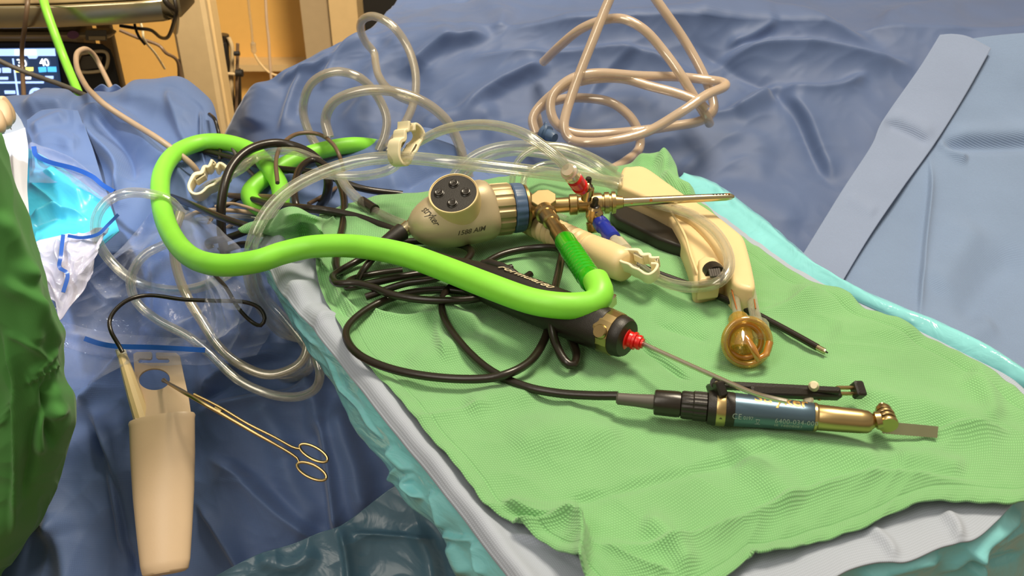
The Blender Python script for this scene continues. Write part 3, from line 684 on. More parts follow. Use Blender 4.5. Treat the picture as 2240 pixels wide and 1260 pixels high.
# ------------------------------------------------------------------ instrument table: tray, plastic cover, pale drape, towel
Lp = [(566, 528), (583, 582), (620, 643), (665, 693), (704, 740), (745, 792), (790, 848), (829, 900), (871, 953), (914, 1007), (964, 1068), (1014, 1132), (1050, 1178), (1110, 1258), (1175, 1360)]
Lc = [(558, 545), (578, 592), (618, 670), (655, 728), (682, 778), (725, 834), (757, 895), (784, 948), (848, 1022), (893, 1100), (950, 1150), (986, 1207), (1018, 1258), (1060, 1350)]
Bp = [(1175, 1360), (1500, 1345), (1700, 1310), (1810, 1268), (1860, 1244), (1920, 1230), (1985, 1229), (2060, 1197), (2130, 1180), (2180, 1140), (2222, 1096), (2330, 1000)]
Rp = [(1478, 384), (1540, 420), (1640, 500), (1740, 575), (1860, 645), (2060, 738), (2240, 850), (2330, 1000)]
Tp = [(566, 528), (620, 500), (700, 478), (830, 440), (1000, 412), (1140, 392), (1300, 376), (1478, 384)]
def bulge_pale(x, y): return -.0025
parts = []
PX, PY = coons(Tp, Bp, Lp, Rp, 330, 330)
G = gridW(PX, PY, bulge_pale)
# the left border is rolled over the tray rim
dist_l = np.abs(PX-np.interp(PY, [p[1] for p in Lp], [p[0] for p in Lp]))
roll = lambda px, py, U_, V_: .005*np.exp(-((dist_l-34)/30)**2)-.004*np.exp(-(dist_l/12)**2)+.0022*perlin(U_*9, V_*34, 5)*np.exp(-((dist_l-40)/50)**2)
fP = [((ln(575, 590, 620, 600, 660, 590, 690, 560)), 12, .008, 's'), ((ln(600, 545, 640, 520, 690, 530)), 16, .012), ((ln(650, 680, 690, 660, 735, 650)), 9, -.004, 'c'), ((ln(620, 640, 660, 640, 700, 620)), 12, .006), ((ln(680, 720, 720, 700, 750, 700)), 12, .005, 't'),
      ((ln(1890, 1150, 1940, 1190, 1960, 1230)), 12, .004), ((ln(2060, 1120, 2090, 1150, 2100, 1190)), 12, .005), ((ln(1100, 1170, 1200, 1190, 1300, 1250)), 12, .004, 't')]
cloth('x', G, None, fP, [(12, .0016, 'p')], mb=parts, extra=roll)
o = join_cloth('pale_drape', parts, M['pale'], .0012); tag(o, 'pale grey blue absorbent drape showing along the edges under the green towel', 'surgical drape')

# cyan plastic cover: side skirt on the left, raised rim at the back right, front skirt at lower right
parts = []
def strip(curves, hs, nu, nv, **k):
    rows = []
    for c, h in zip(curves, hs):
        q = cr(np.array(c, float), nu); rows.append([P((x, y, h)) for x, y in q])
    R = np.array(rows); nr = len(rows); out = np.empty((nv, nu, 3)); 
    for j in range(nu): out[:, j] = cr(R[:, j], nv)
    return out
inL = [(x+16, y-6) for x, y in Lp]
midL = [tuple((np.array(a)*.5+np.array(b)*.5)) for a, b in zip(cr(np.array(Lp, float), 12), cr(np.array(Lc, float), 12))]
hidL = [(x+60, y+25) for x, y in Lc]
fC = [((ln(640, 690, 672, 730, 700, 760)), 5, .003, 's'), ((ln(700, 770, 728, 800, 752, 850, 790, 890, 812, 925, 846, 972)), 5, .004, 's'), ((ln(850, 975, 870, 1000, 905, 1035)), 9, .006), ((ln(880, 1015, 860, 1040, 850, 1070)), 9, .006, 't'), ((ln(905, 1035, 895, 1060, 930, 1090)), 9, .007, 's'),
      ((ln(945, 1070, 960, 1110, 975, 1160)), 8, .006, 't'), ((ln(970, 1165, 1010, 1175, 1040, 1178)), 7, .006, 's'), ((ln(1040, 1180, 1050, 1230, 1066, 1262)), 7, .006, 't'), ((ln(990, 1180, 1010, 1230, 1030, 1262)), 12, .006)]
cloth('x', strip([inL, Lp, midL, Lc, hidL], [-.006, -.009, -.024, -.050, -.066], 300, 90), None, fC, [(18, .0025, 'ridge'), (40, .0007, 'ridge')], mb=parts)
inR = [(1440, 400), (1560, 500), (1720, 610), (1900, 690), (2300, 900)]
rimR = [(1488, 388), (1530, 410), (1580, 445), (1640, 490), (1700, 530), (1750, 572), (1790, 590), (1900, 660), (2100, 745), (2320, 870)]
outR = [(1496, 378), (1560, 398), (1612, 436), (1660, 470), (1720, 522), (1760, 556), (1800, 585), (1910, 645), (2110, 730), (2330, 860)]
lowR = [(1500, 400), (1570, 420), (1640, 470), (1740, 545), (1800, 600), (1920, 680), (2120, 770), (2340, 880)]
cloth('x', strip([inR, rimR, outR, lowR], [-.010, .002, .000, -.05], 220, 50), None, [((ln(1500, 386, 1560, 420, 1640, 480, 1740, 556)), 6, .003)], [(24, .002, 'ridge'), (50, .0006, 'ridge')], mb=parts)
b0 = [(x-10, y-14) for x, y in Bp[2:]]; b1 = [(x, y+2) for x, y in Bp[2:]]; b2 = [(x+20, y+80) for x, y in Bp[2:]]; b3 = [(x+40, y+230) for x, y in Bp[2:]]
fD = [((ln(2240, 1110, 2140, 1190, 2040, 1262)), 16, .008, 's'), ((ln(2110, 1190, 2140, 1230, 2120, 1262)), 12, .010, 't'), ((ln(2240, 1200, 2190, 1225, 2100, 1230)), 8, -.006, 'c'), ((ln(1860, 1262, 1960, 1236, 2060, 1215)), 12, .006), ((ln(2240, 1150, 2200, 1165, 2150, 1195)), 12, .006, 't')]
cloth('x', strip([b0, b1, b2, b3], [-.006, -.010, -.045, -.13], 200, 90), None, fD, [(16, .004, 'ridge'), (36, .0008, 'ridge')], mb=parts)
o = join_cloth('tray_cover', parts, M['cyan'], .0005); tag(o, 'shiny cyan plastic cover wrapped round the instrument tray edge', 'tray cover')

# green towel
Lt = [(700, 466), (694, 520), (692, 590), (712, 650), (740, 700), (775, 765), (850, 845), (898, 905), (940, 962), (985, 1012), (1025, 1062), (1060, 1108), (1120, 1142), (1185, 1190), (1262, 1252), (1310, 1310)]
Bt = [(1310, 1310), (1450, 1312), (1560, 1280), (1640, 1222), (1652, 1216), (1720, 1204), (1790, 1182), (1900, 1150), (1960, 1124), (2030, 1104), (2100, 1100), (2180, 1103), (2225, 1104), (2290, 1085)]
Rt = [(1440, 352), (1476, 366), (1488, 396), (1530, 440), (1620, 520), (1730, 596), (1840, 650), (1900, 686), (2060, 752), (2160, 806), (2240, 862), (2330, 940), (2290, 1085)]
Tt = [(700, 466), (740, 456), (830, 430), (900, 424), (1000, 404), (1140, 385), (1290, 366), (1380, 358), (1440, 352)]
PX, PY = coons(Tt, Bt, Lt, Rt, 420, 420)
uu, vv = np.meshgrid(np.linspace(0, 1, 420), np.linspace(0, 1, 420))
ed = np.minimum(np.minimum(uu*.42, (1-uu)*.42), np.minimum(vv*.45, (1-vv)*.45))
hem = lambda px, py, U_, V_: .0012*np.exp(-((ed-.004)/.005)**2)-.0008*np.exp(-((ed-.013)/.0015)**2)+.0004*np.sin(px*.11+py*.07)*np.exp(-(ed/.008)**2)
G = gridW(PX, PY, lambda x, y: .004)
fT = [
 ((ln(790, 655, 830, 690, 900, 700, 960, 690)), 14, 0.0090, 's'), ((ln(700, 590, 720, 640, 770, 700)), 13, -0.0075, 'c'), ((ln(720, 560, 740, 640, 800, 700)), 14, 0.0075, 's'),
 ((ln(930, 650, 1000, 700, 1060, 720)), 26, 0.0075), ((ln(880, 790, 1000, 770, 1100, 750)), 22, 0.0045), ((ln(1000, 640, 960, 720, 980, 800)), 22, 0.0060, 't'),
 ((ln(900, 925, 1000, 905, 1080, 890)), 13, 0.0037, 's'), ((ln(1150, 1105, 1300, 1085, 1450, 1050, 1520, 1032, 1600, 1012, 1660, 1000, 1760, 975)), 11, -.0022, 'r'),
 ((ln(1600, 1008, 1680, 1050, 1760, 1110)), 34, 0.0060), ((ln(1300, 1180, 1440, 1200, 1600, 1150, 1750, 1090, 1900, 1050, 2060, 1060, 2200, 1075)), 22, 0.0067, 's'),
 ((ln(1090, 1100, 1180, 1130, 1280, 1140)), 22, 0.0075, 't'), ((ln(1420, 690, 1500, 720, 1560, 745)), 13, -0.0045, 'c'), ((ln(1400, 620, 1480, 660, 1560, 700)), 14, 0.0045),
 ((ln(1360, 700, 1440, 780, 1520, 840)), 14, -0.0060, 's'), ((ln(1720, 640, 1800, 660, 1900, 640)), 28, 0.0075), ((ln(1620, 700, 1700, 680, 1800, 640)), 18, 0.0045, 's'),
 ((ln(1800, 740, 1900, 720, 2020, 740)), 30, 0.0060), ((ln(1840, 860, 1960, 880, 2080, 910, 2200, 960)), 30, 0.0060), ((ln(2000, 960, 2100, 940, 2220, 950)), 13, 0.0045, 's'),
 ((ln(1950, 1000, 2040, 1010, 2120, 1030)), 22, 0.0045), ((ln(1550, 960, 1700, 970, 1850, 990, 1960, 1040)), 28, 0.0060), ((ln(1010, 900, 1120, 860, 1180, 880)), 26, 0.0045),
 ((ln(1100, 980, 1250, 950, 1380, 960)), 36, 0.0060), ((ln(1400, 1130, 1460, 1180, 1520, 1260)), 26, 0.0060), ((ln(1310, 1190, 1400, 1240, 1480, 1262)), 13, 0.0060, 's'),
 ((ln(1450, 380, 1470, 410, 1520, 440)), 13, 0.0135), ((ln(1440, 355, 1460, 385)), 13, 0.0120), ((ln(1380, 362, 1440, 352, 1482, 370)), 14, 0.0090),
 ((ln(730, 460, 800, 500, 900, 520)), 20, 0.0060), ((ln(1160, 400, 1220, 440, 1300, 460)), 20, 0.0045), ((ln(1190, 700, 1280, 740, 1330, 800)), 20, 0.0045), ((ln(2120, 800, 2160, 860, 2180, 930)), 24, 0.0060),
 # curl of the near hem
 ((ln(1130, 1152, 1180, 1150, 1240, 1146, 1268, 1162)), 18, .008, 'o'), ((ln(1268, 1160, 1272, 1200, 1264, 1262, 1262, 1300)), 30, .013, 'o'), ((ln(1640, 1216, 1700, 1210, 1770, 1190)), 10, .005, 't'), ((ln(1640, 1214, 1655, 1222)), 8, .004),
]
parts = []
cloth('x', G, None, fT, [(12, .005, 'p'), (26, .0024, 'ridge'), (60, .0006, 'p')], mb=parts, extra=hem)
# bunched corner at the far left
rows = [[(520, 500, .004), (548, 486, .012), (592, 478, .02), (622, 456, .042), (652, 453, .046), (690, 470, .040), (716, 480, .016), (740, 462, .004)],
        [(528, 508, .003), (560, 500, .010), (600, 490, .02), (628, 472, .044), (660, 468, .046), (694, 480, .040), (714, 500, .014), (750, 490, .004)],
        [(540, 512, .002), (572, 508, .008), (606, 506, .016), (640, 490, .030), (666, 482, .034), (700, 504, .034), (712, 522, .016), (748, 530, .004)],
        [(552, 512, .001), (584, 512, .006), (612, 514, .010), (646, 512, .012), (676, 510, .014), (702, 524, .020), (716, 545, .010), (740, 570, .004)],
        [(560, 520, -.002), (592, 520, .0), (620, 524, .002), (650, 540, .004), (690, 560, .008), (706, 575, .014), (720, 590, .008), (735, 610, .004)]]
G2 = netgrid([[P(p) for p in r] for r in rows], 90, 60)
cloth('x', G2, None, [((ln(596, 505, 640, 490, 660, 475, 700, 500)), 6, .003, 's'), ((ln(660, 480, 664, 520, 670, 550)), 8, -.006, 'c')], [(40, .003, 'p')], mb=parts)
o = join_cloth('surgical_towel', parts, M['towel'], .0016); tag(o, 'crumpled green cotton towel spread over the instrument tray', 'towel')

# ------------------------------------------------------------------ left foreground: gown, gloved hand, lit drapes and plastic
GY = lambda x, y: .50
ge = [(-2, 292), (12, 335), (36, 410), (60, 482), (85, 585), (104, 650), (128, 705), (140, 760), (136, 806), (142, 835), (158, 868), (164, 915), (156, 955), (130, 1050), (95, 1125), (62, 1182), (34, 1235), (10, 1262), (0, 1330)]
L0 = [(x-18, y) for x, y in ge]
rows = [[P((x, y, .66)) for x, y in [(a-34, b) for a, b in ge]], [P((x+0, y, .575)) for x, y in [(a-6, b) for a, b in ge]], [P((x, y, .555)) for x, y in ge],
        [P((x-30, y, .53)) for x, y in ge], [P((x-90, y, .515)) for x, y in ge], [P((x-190, y, .52)) for x, y in ge], [P((x-330, y, .54)) for x, y in ge]]
G = netgrid(rows, 330, 150)
fG = [((ln(134, 792, 96, 812, 50, 842)), 9, .005, 's'), ((ln(40, 850, 22, 900, 0, 932)), 9, .005, 's'), ((ln(0, 700, 20, 760, 38, 830, 44, 960, 30, 1100, 20, 1180)), 10, .014, 't'),
      ((ln(0, 600, 60, 660, 110, 720, 132, 770)), 14, .006), ((ln(10, 720, 60, 745, 110, 790)), 8, .006, 's'), ((ln(30, 560, 60, 620, 70, 700, 80, 780)), 18, .006),
      ((ln(110, 820, 100, 900, 110, 980)), 12, -.010), ((ln(150, 900, 120, 900, 90, 930, 80, 1000)), 12, .008), ((ln(80, 880, 60, 1000, 40, 1100)), 16, -.008), ((ln(60, 820, 110, 780, 130, 760)), 6, .004), ((ln(0, 460, 30, 520, 60, 620)), 20, .006)]
gath = lambda px, py, U_, V_: .0009*np.sin((px-py*.45)*.42)*(np.exp(-((py-(862-.52*px)-4)/20)**2)*np.clip((px-34)/8, 0, 1)*np.clip((136-px)/14, 0, 1))+.0008*np.sin((px+py)*.4)*np.exp(-((py-(925-1.7*px))/16)**2)*(px <= 40)
o = cloth('surgical_gown', G, M['gown'], fG, [(10, .008, 'p'), (26, .003, 'ridge')], extra=gath, thick=.001); tag(o, 'green surgical gown with a gathered seam at the left edge', 'surgical gown')

# hand in tan glove, only the knuckles inside the frame
hy = .84
hnd = thing('person', 'tan gloved fist at the left edge above the white drape', 'person', P((-30, 290, hy)))
V, Fc, vr = [], [], []
def skin(name, chains, mat, parent, sub=2):
    """chains: list of lists of (world point, radius, link index or None)"""
    me = bpy.data.meshes.new(name); off = root_loc(parent); vs, es, rs = [], [], []
    for ch in chains:
        prev = ch.get('root')
        for q, r in ch['pts']:
            vs.append(np.array(q)-off); rs.append(r); i = len(vs)-1
            if prev is not None: es.append((prev, i))
            prev = i
        ch['end'] = prev
    me.from_pydata([tuple(v) for v in vs], es, []); o = bpy.data.objects.new(name, me); COL.objects.link(o); o.parent = parent
    sk = o.modifiers.new('skin', 'SKIN'); sk.use_smooth_shade = True
    for i, r in enumerate(rs): me.skin_vertices[0].data[i].radius = (r, r); me.skin_vertices[0].data[i].use_root = (i == 0)
    ss = o.modifiers.new('sub', 'SUBSURF'); ss.levels = sub; ss.render_levels = sub
    me.materials.append(mat)
    return o
pp = lambda x, y, d=0: P((x, y, hy+d))
skin('gloved_hand', [dict(pts=[(pp(-120, 300, .02), .026), (pp(-80, 275, .01), .028), (pp(-42, 255), .026), (pp(-20, 244), .017)]),
    dict(root=3, pts=[(pp(6, 226), .010), (pp(16, 246), .0095), (pp(15, 276, -.01), .0085)]),
    dict(root=3, pts=[(pp(2, 240, -.02), .010), (pp(8, 262, -.03), .0095), (pp(4, 285, -.035), .008)]),
    dict(root=2, pts=[(pp(-16, 250, -.035), .010), (pp(-6, 275, -.045), .0095), (pp(-10, 296, -.045), .008)]),
    dict(root=2, pts=[(pp(-36, 262, -.05), .010), (pp(-26, 288, -.055), .009), (pp(-32, 305, -.05), .008)]),
    dict(root=1, pts=[(pp(-60, 305, -.05), .011), (pp(-30, 312, -.05), .010), (pp(-8, 300, -.03), .008)])], M['skin'], hnd)
# white lit drape strip and little blue fold behind the hand
def patch(name, tp, bt, lf, rt, hf, mat, folds, noise, label, cat, nu=80, nv=90, thick=.0008):
    PX, PY = coons(tp, bt, lf, rt, nu, nv); o = cloth(name, gridW(PX, PY, hf), mat, folds, noise, thick=thick); return tag(o, label, cat)
patch('drape_fold', ln(10, 238, 30, 242, 46, 262), ln(10, 300, 40, 292, 54, 280), ln(10, 238, 10, 300), ln(46, 262, 54, 280), lambda x, y: YL(y)-.06, M['pale'], [], [(20, .003, 'p')], 'small pale blue fold just right of the gloved fist', 'drape fold', 30, 30)
patch('white_drape', ln(-12, 296, 20, 290, 54, 278), ln(30, 520, 54, 500, 62, 470), ln(-12, 296, 4, 400, 30, 520), ln(54, 278, 62, 330, 60, 400, 62, 470), lambda x, y: YL(y)-.085, M['white'], [((ln(30, 300, 36, 400, 44, 470)), 6, .004)], [(14, .004, 'p')], 'narrow white drape strip lit brightly beside the green gown', 'drape strip', 50, 90)
patch('blue_drape_sheet', ln(58, 262, 90, 240, 130, 236, 170, 240), ln(62, 420, 150, 420, 250, 470), ln(58, 262, 60, 330, 62, 420), ln(170, 240, 200, 320, 250, 470), lambda x, y: YL(y)-.035+.0002*max(0, x-160), M['blue_l'], [((ln(66, 290, 110, 262, 150, 250)), 12, .008), ((ln(70, 310, 130, 300, 170, 330)), 16, .006), ((ln(170, 268, 200, 290, 240, 360)), 12, .008, 's')], [(12, .006, 'p'), (30, .002, 'ridge')], 'blue drape hump lit by the lamp behind the cyan pouch', 'surgical drape', 110, 110)
gl = [((ln(60, 400, 110, 440, 140, 470)), 10, .010, 's'), ((ln(60, 480, 120, 462, 200, 480)), 9, .012, 's'), ((ln(64, 500, 120, 476, 150, 478)), 8, -.006, 'c'), ((ln(100, 370, 160, 420, 200, 440)), 20, .010), ((ln(64, 388, 90, 385, 130, 400)), 6, .006, 't'), ((ln(70, 540, 140, 530, 220, 520)), 24, .008)]
patch('cyan_pouch', ln(62, 325, 100, 345, 150, 380, 210, 420), ln(86, 590, 130, 575, 200, 550, 262, 508), ln(62, 325, 58, 430, 86, 590), ln(210, 420, 240, 450, 262, 508), lambda x, y: YL(y)-.06, M['glove'], gl, [(12, .006, 'p'), (30, .002, 'ridge')], 'bright cyan glossy pouch lit by the lamp at the left', 'pouch', 150, 150)
patch('clear_bag', ln(64, 315, 80, 316, 160, 352, 215, 395, 252, 422), ln(64, 400, 140, 400, 200, 425, 240, 448), ln(64, 315, 64, 400), ln(252, 422, 240, 448), lambda x, y: YL(y)-.072, M['bag'], [((ln(80, 318, 160, 352, 215, 395, 252, 422)), 5, .004)], [(22, .004, 'ridge'), (50, .0015, 'ridge')], 'clear plastic bag edge lying over the bright cyan pouch', 'plastic bag', 120, 60, .0004)
def attach(o, root):
    """make a separately built mesh a part of its thing"""
    o.location = o.location-root.location; o.parent = root
    for k in ('label', 'category', 'group'):
        if k in o: del o[k]
    return o
def ribbon(name, pts, wpx, mat, label=None, cat=None, parent=None, th=.0012):
    """flat band following a path"""
    path = px_path(pts, .003); n = len(path); r = wpx/2*np.median(depth(path))/F
    T = np.gradient(path, axis=0); V = []
    for i in range(n):
        t = unit(T[i]); n_ = unit(C0-path[i]); s_ = unit(np.cross(t, n_)); n_ = np.cross(s_, t)
        for a_, b_ in ((-r, 0), (r, 0), (r, th), (-r, th)): V.append(path[i]+a_*s_+b_*n_)
    Fc = [(i*4+j, i*4+(j+1) % 4, (i+1)*4+(j+1) % 4, (i+1)*4+j) for i in range(n-1) for j in range(4)]+[(3, 2, 1, 0), ((n-1)*4, (n-1)*4+1, (n-1)*4+2, (n-1)*4+3)]
    mb = MB(); mb.add(np.array(V), Fc); o = mb.build(name, mat, parent)
    if label: tag(o, label, cat)
    return o
yl = lambda pts, d=.08: [(x, y, YL(y)-d) for x, y in pts]
attach(ribbon('zip_strip', yl(ln(74, 322, 80, 340, 110, 355, 160, 368, 200, 385, 225, 405, 250, 420), .078), 10, M['bluestrip'], 'curved blue zip strip along the top of the cyan pouch', 'zip strip'), bpy.data.objects['clear_bag'])
patch('crumpled_bag', ln(75, 540, 130, 512, 200, 510, 238, 495), ln(90, 650, 120, 660, 135, 700, 200, 600), ln(75, 540, 80, 600, 90, 650), ln(238, 495, 215, 560, 200, 600), lambda x, y: YL(y)-.075, film('lit_film', '#E4E0F2', .15, .05, .8, .45, 40, .8), [((ln(135, 515, 130, 560, 150, 600, 145, 650)), 6, .008), ((ln(140, 520, 200, 515, 235, 500)), 6, .006, 's')], [(22, .010, 'ridge'), (50, .004, 'ridge')], 'crumpled clear bag shining in the lamp below the cyan pouch', 'plastic bag', 90, 110, .0005)  # paler, denser copy of the bag film, lamp brightness put into its colour
attach(ribbon('zip_strip', yl(ln(138, 515, 133, 560, 130, 585, 148, 600, 138, 640), .088), 8, M['bluestrip'], 'short crooked blue strip inside the crumpled lit bag', 'zip strip'), bpy.data.objects['crumpled_bag'])
attach(ribbon('zip_strip', yl(ln(150, 516, 180, 520, 215, 512, 236, 492, 258, 470), .085), 7, M['bluestrip'], 'short blue strip running right from the crumpled lit bag', 'zip strip'), bpy.data.objects['crumpled_bag'])

fS = [((ln(130, 680, 170, 640, 210, 615, 300, 540)), 8, .008, 's'), ((ln(300, 560, 310, 620, 320, 690)), 8, .010), ((ln(260, 500, 330, 480, 400, 470)), 8, .010), ((ln(195, 612, 240, 660, 270, 650)), 10, .010, 't'), ((ln(450, 600, 480, 700, 460, 780)), 10, .012, 's'), ((ln(480, 620, 520, 680, 540, 760)), 8, .010, 't'), ((ln(380, 720, 450, 690, 520, 640)), 8, .008), ((ln(340, 700, 345, 640, 330, 560)), 10, .008), ((ln(580, 640, 540, 720, 500, 780)), 8, .010)]
patch('plastic_bag', ln(200, 600, 270, 540, 340, 480, 430, 470, 540, 560, 600, 640), ln(140, 760, 260, 790, 420, 800, 560, 775), ln(200, 600, 165, 650, 130, 700, 140, 760), ln(600, 640, 610, 700, 560, 775), lambda x, y: YL(y)-.05, M['bag'], fS, [(14, .010, 'ridge'), (34, .004, 'ridge')], 'large crinkled clear bag under the tangle of tubes left of the towel', 'plastic bag', 230, 190, .0004)
patch('bag_flap', ln(138, 705, 200, 722, 250, 730, 350, 738, 452, 745), ln(130, 870, 200, 840, 300, 790, 452, 768), ln(138, 705, 132, 780, 130, 870), ln(452, 745, 452, 768), lambda x, y: YL(y)-.058, M['bag'], [((ln(140, 730, 200, 745, 262, 765, 300, 780)), 8, .005)], [(16, .005, 'ridge'), (40, .002, 'ridge')], 'folded clear bag flap behind the white holster', 'plastic bag', 140, 70, .0004)
attach(ribbon('zip_strip', yl(ln(186, 741, 220, 752, 262, 758, 340, 760, 449, 766), .066), 11, M['bluestrip'], 'long straight blue zip strip just above the white holster', 'zip strip'), bpy.data.objects['bag_flap'])
patch('bag_piece', ln(452, 600, 480, 620, 520, 640, 530, 660), ln(440, 700, 470, 740, 520, 720), ln(452, 600, 450, 650, 440, 700), ln(530, 660, 520, 720), lambda x, y: YL(y)-.085, M['bag'], [((ln(460, 610, 490, 660, 500, 720)), 5, .012)], [(24, .012, 'ridge'), (60, .004, 'ridge')], 'crushed pointed clear plastic piece right of the clear bag', 'plastic bag', 70, 70, .0004)

# ------------------------------------------------------------------ long hoses, cables and tubes
cable('light_hose', [(1303, 612, .052), (1313, 640, .050), (1300, 662, .046), (1262, 669, .044), (1210, 667, .044), (1150, 655, .044), (1060, 622, .046), (960, 583, .044), (880, 556, .042), (780, 539, .036), (690, 539, .030), (620, 553, .026), (560, 572, .022), (480, 580, .012), (415, 560, .0), (372, 508, -.004), (352, 440, -.002), (355, 378, .0), (385, 335, .0), (440, 312, .0), (500, 313, .0), (555, 333, -.004), (590, 370, -.010), (612, 408, -.02), (610, 450, -.030), (570, 455, -.032), (546, 425, -.028), (575, 392, -.02), (640, 352, -.012), (700, 330, -.008), (770, 318, -.008), (830, 324, -.02), (880, 345, -.03)], 41, M['green'], 'thick bright green hose winding across the black cords to the left', 'hose', seg=24)

cable('camera_cord', [(846, 528, .022), (815, 552, .012), (780, 572, .006), (745, 592, .006), (728, 606, .008), (738, 620, .012), (780, 620, .014), (820, 630, .014), (860, 645, .014), (930, 656, .014), (1010, 657, .014), (1065, 648, .014), (1110, 634, .010), (1160, 600, .007)], 17, M['black'], 'black cord leaving the camera head and running under the green hose', 'cord')
cable('saw_cord', [(1352, 866, .016), (1290, 865, .010), (1220, 860, .007), (1150, 846, .006), (1080, 815, .006), (1030, 775, .006), (990, 728, .007), (970, 690, .008), (968, 655, .009), (990, 625, .008), (1060, 600, .007), (1120, 585, .006)], 18, M['black'], 'black cord curving down to the back end of the bone saw', 'cord')
cable('shaver_cord', [(1040, 604, .018), (960, 595, .016), (880, 605, .014), (800, 622, .012), (760, 628, .010), (770, 612, .008), (820, 600, .006), (880, 592, .006)], 17, M['black'], 'black cord doubled back in a flat bend beneath the green hose', 'cord')
cable('shaver_cord', [(1060, 645, .009), (980, 634, .008), (900, 640, .007), (835, 660, .006), (785, 690, .006), (758, 722, .006), (765, 755, .006), (800, 785, .006), (870, 811, .006), (960, 826, .007), (1050, 829, .009), (1110, 818, .012), (1160, 790, .012), (1190, 745, .012), (1202, 700, .012), (1200, 655, .016), (1190, 640, .014), (1150, 628, .010)], 18, M['black'], 'black cord lying in the widest open loop on the towel', 'cord')
cable('shaver_cord', [(1040, 598, .006), (1064, 575, .007), (1100, 556, .008), (1150, 545, .009), (1200, 541, .012), (1228, 549, .018), (1224, 585, .028), (1212, 640, .034), (1206, 690, .028), (1212, 740, .018), (1232, 785, .010), (1252, 800, .008), (1262, 780, .008), (1252, 748, .008), (1236, 718, .008), (1224, 690, .006)], 18, M['black'], 'black cord making the upright teardrop loop over the shaver body', 'cord')
cable('camera_cord', [(1000, 584, .016), (1022, 568, .016), (1031, 550, .014), (1010, 536, .010), (960, 530, .008), (900, 528, .007), (850, 538, .007), (820, 560, .012), (795, 592, .009), (782, 615, .007)], 16, M['black'], 'black cord bent in a small loop directly under the camera head', 'cord')
cable('camera_cord', [(1180, 625, .024), (1130, 607, .030), (1060, 597, .030), (1000, 598, .026), (940, 612, .020), (880, 622, .014), (800, 650, .008)], 16, M['black'], 'black cord passing beside the green hose over the shaver body', 'cord')

cable('black_cable', [(492, 560, -.07), (484, 500, -.04), (486, 430, -.01), (505, 368, .01), (545, 328, .02), (600, 313, .02), (650, 322, .015), (690, 345, .01), (716, 385, .0), (715, 425, -.02), (700, 452, -.04)], 20, M['black'], 'black cable rising in the tall arch behind the pinched clamp')
cable('black_cable', [(655, 465, .004), (646, 440, .012), (645, 400, .016), (658, 366, .018), (685, 350, .018), (712, 362, .016), (738, 392, .012), (752, 430, .010), (752, 480, .008), (742, 530, .008), (735, 575, .008), (740, 600, .006)], 16, M['black'], 'dark cable standing in the small tight loop behind the towel corner')
cable('black_cable', [(368, 428, -.04), (420, 448, -.02), (480, 474, -.01), (540, 494, -.01), (590, 505, -.02)], 15, M['black'], 'dark cable running straight down right inside the green hose loop')
cable('black_cable', [(540, 434, -.03), (600, 448, -.01), (660, 455, .012), (720, 462, .012), (780, 475, .010), (830, 492, .008), (880, 510, .008)], 18, M['black'], 'dark cable crossing the far left edge of the towel')
cable('black_cable', [(470, 300, -.02), (430, 322, -.01), (470, 336, -.01), (530, 352, -.01), (600, 368, -.01), (700, 380, -.01), (790, 412, -.02), (880, 425, -.03)], 15, M['black'], 'dark cable passing behind the green hose towards the camera head')
cable('brown_cable', [(400, 330, -.02), (365, 345, -.03), (338, 372, -.035), (332, 402, -.04), (350, 428, -.045), (410, 422, -.05), (500, 428, -.04), (600, 432, -.02)], 13, M['brown'], 'brown cable bulging out left of the green hose loop')
cable('black_cable', [(458, 250, 1.02), (470, 262, 1.0), (478, 290, .99), (482, 320, .97), (480, 350, .95)], 8, M['black'], 'thin black wire poking up behind the left drape crest')
cable('black_cable', [(500, 300, .97), (520, 345, .95), (560, 390, .93), (590, 430, .92)], 9, M['grey'], 'dark grey wire slanting across the crossing green hoses')
cable('black_cable', [(600, 600, -.08), (560, 545, -.05), (530, 535, -.05), (480, 548, -.07), (455, 530, -.06), (500, 520, -.04), (540, 505, -.03)], 16, M['black'], 'black cable hanging in a low loop left of the towel corner')
cable('brown_cable', [(607, 400, -.0), (604, 350, .01), (618, 315, .015), (650, 293, .015), (695, 293, .012), (725, 312, .008), (742, 340, .0), (752, 380, -.02), (745, 402, -.03), (715, 424, -.03), (675, 446, -.03)], 9, M['brown'], 'thin brown cord arching above the tall black arch')
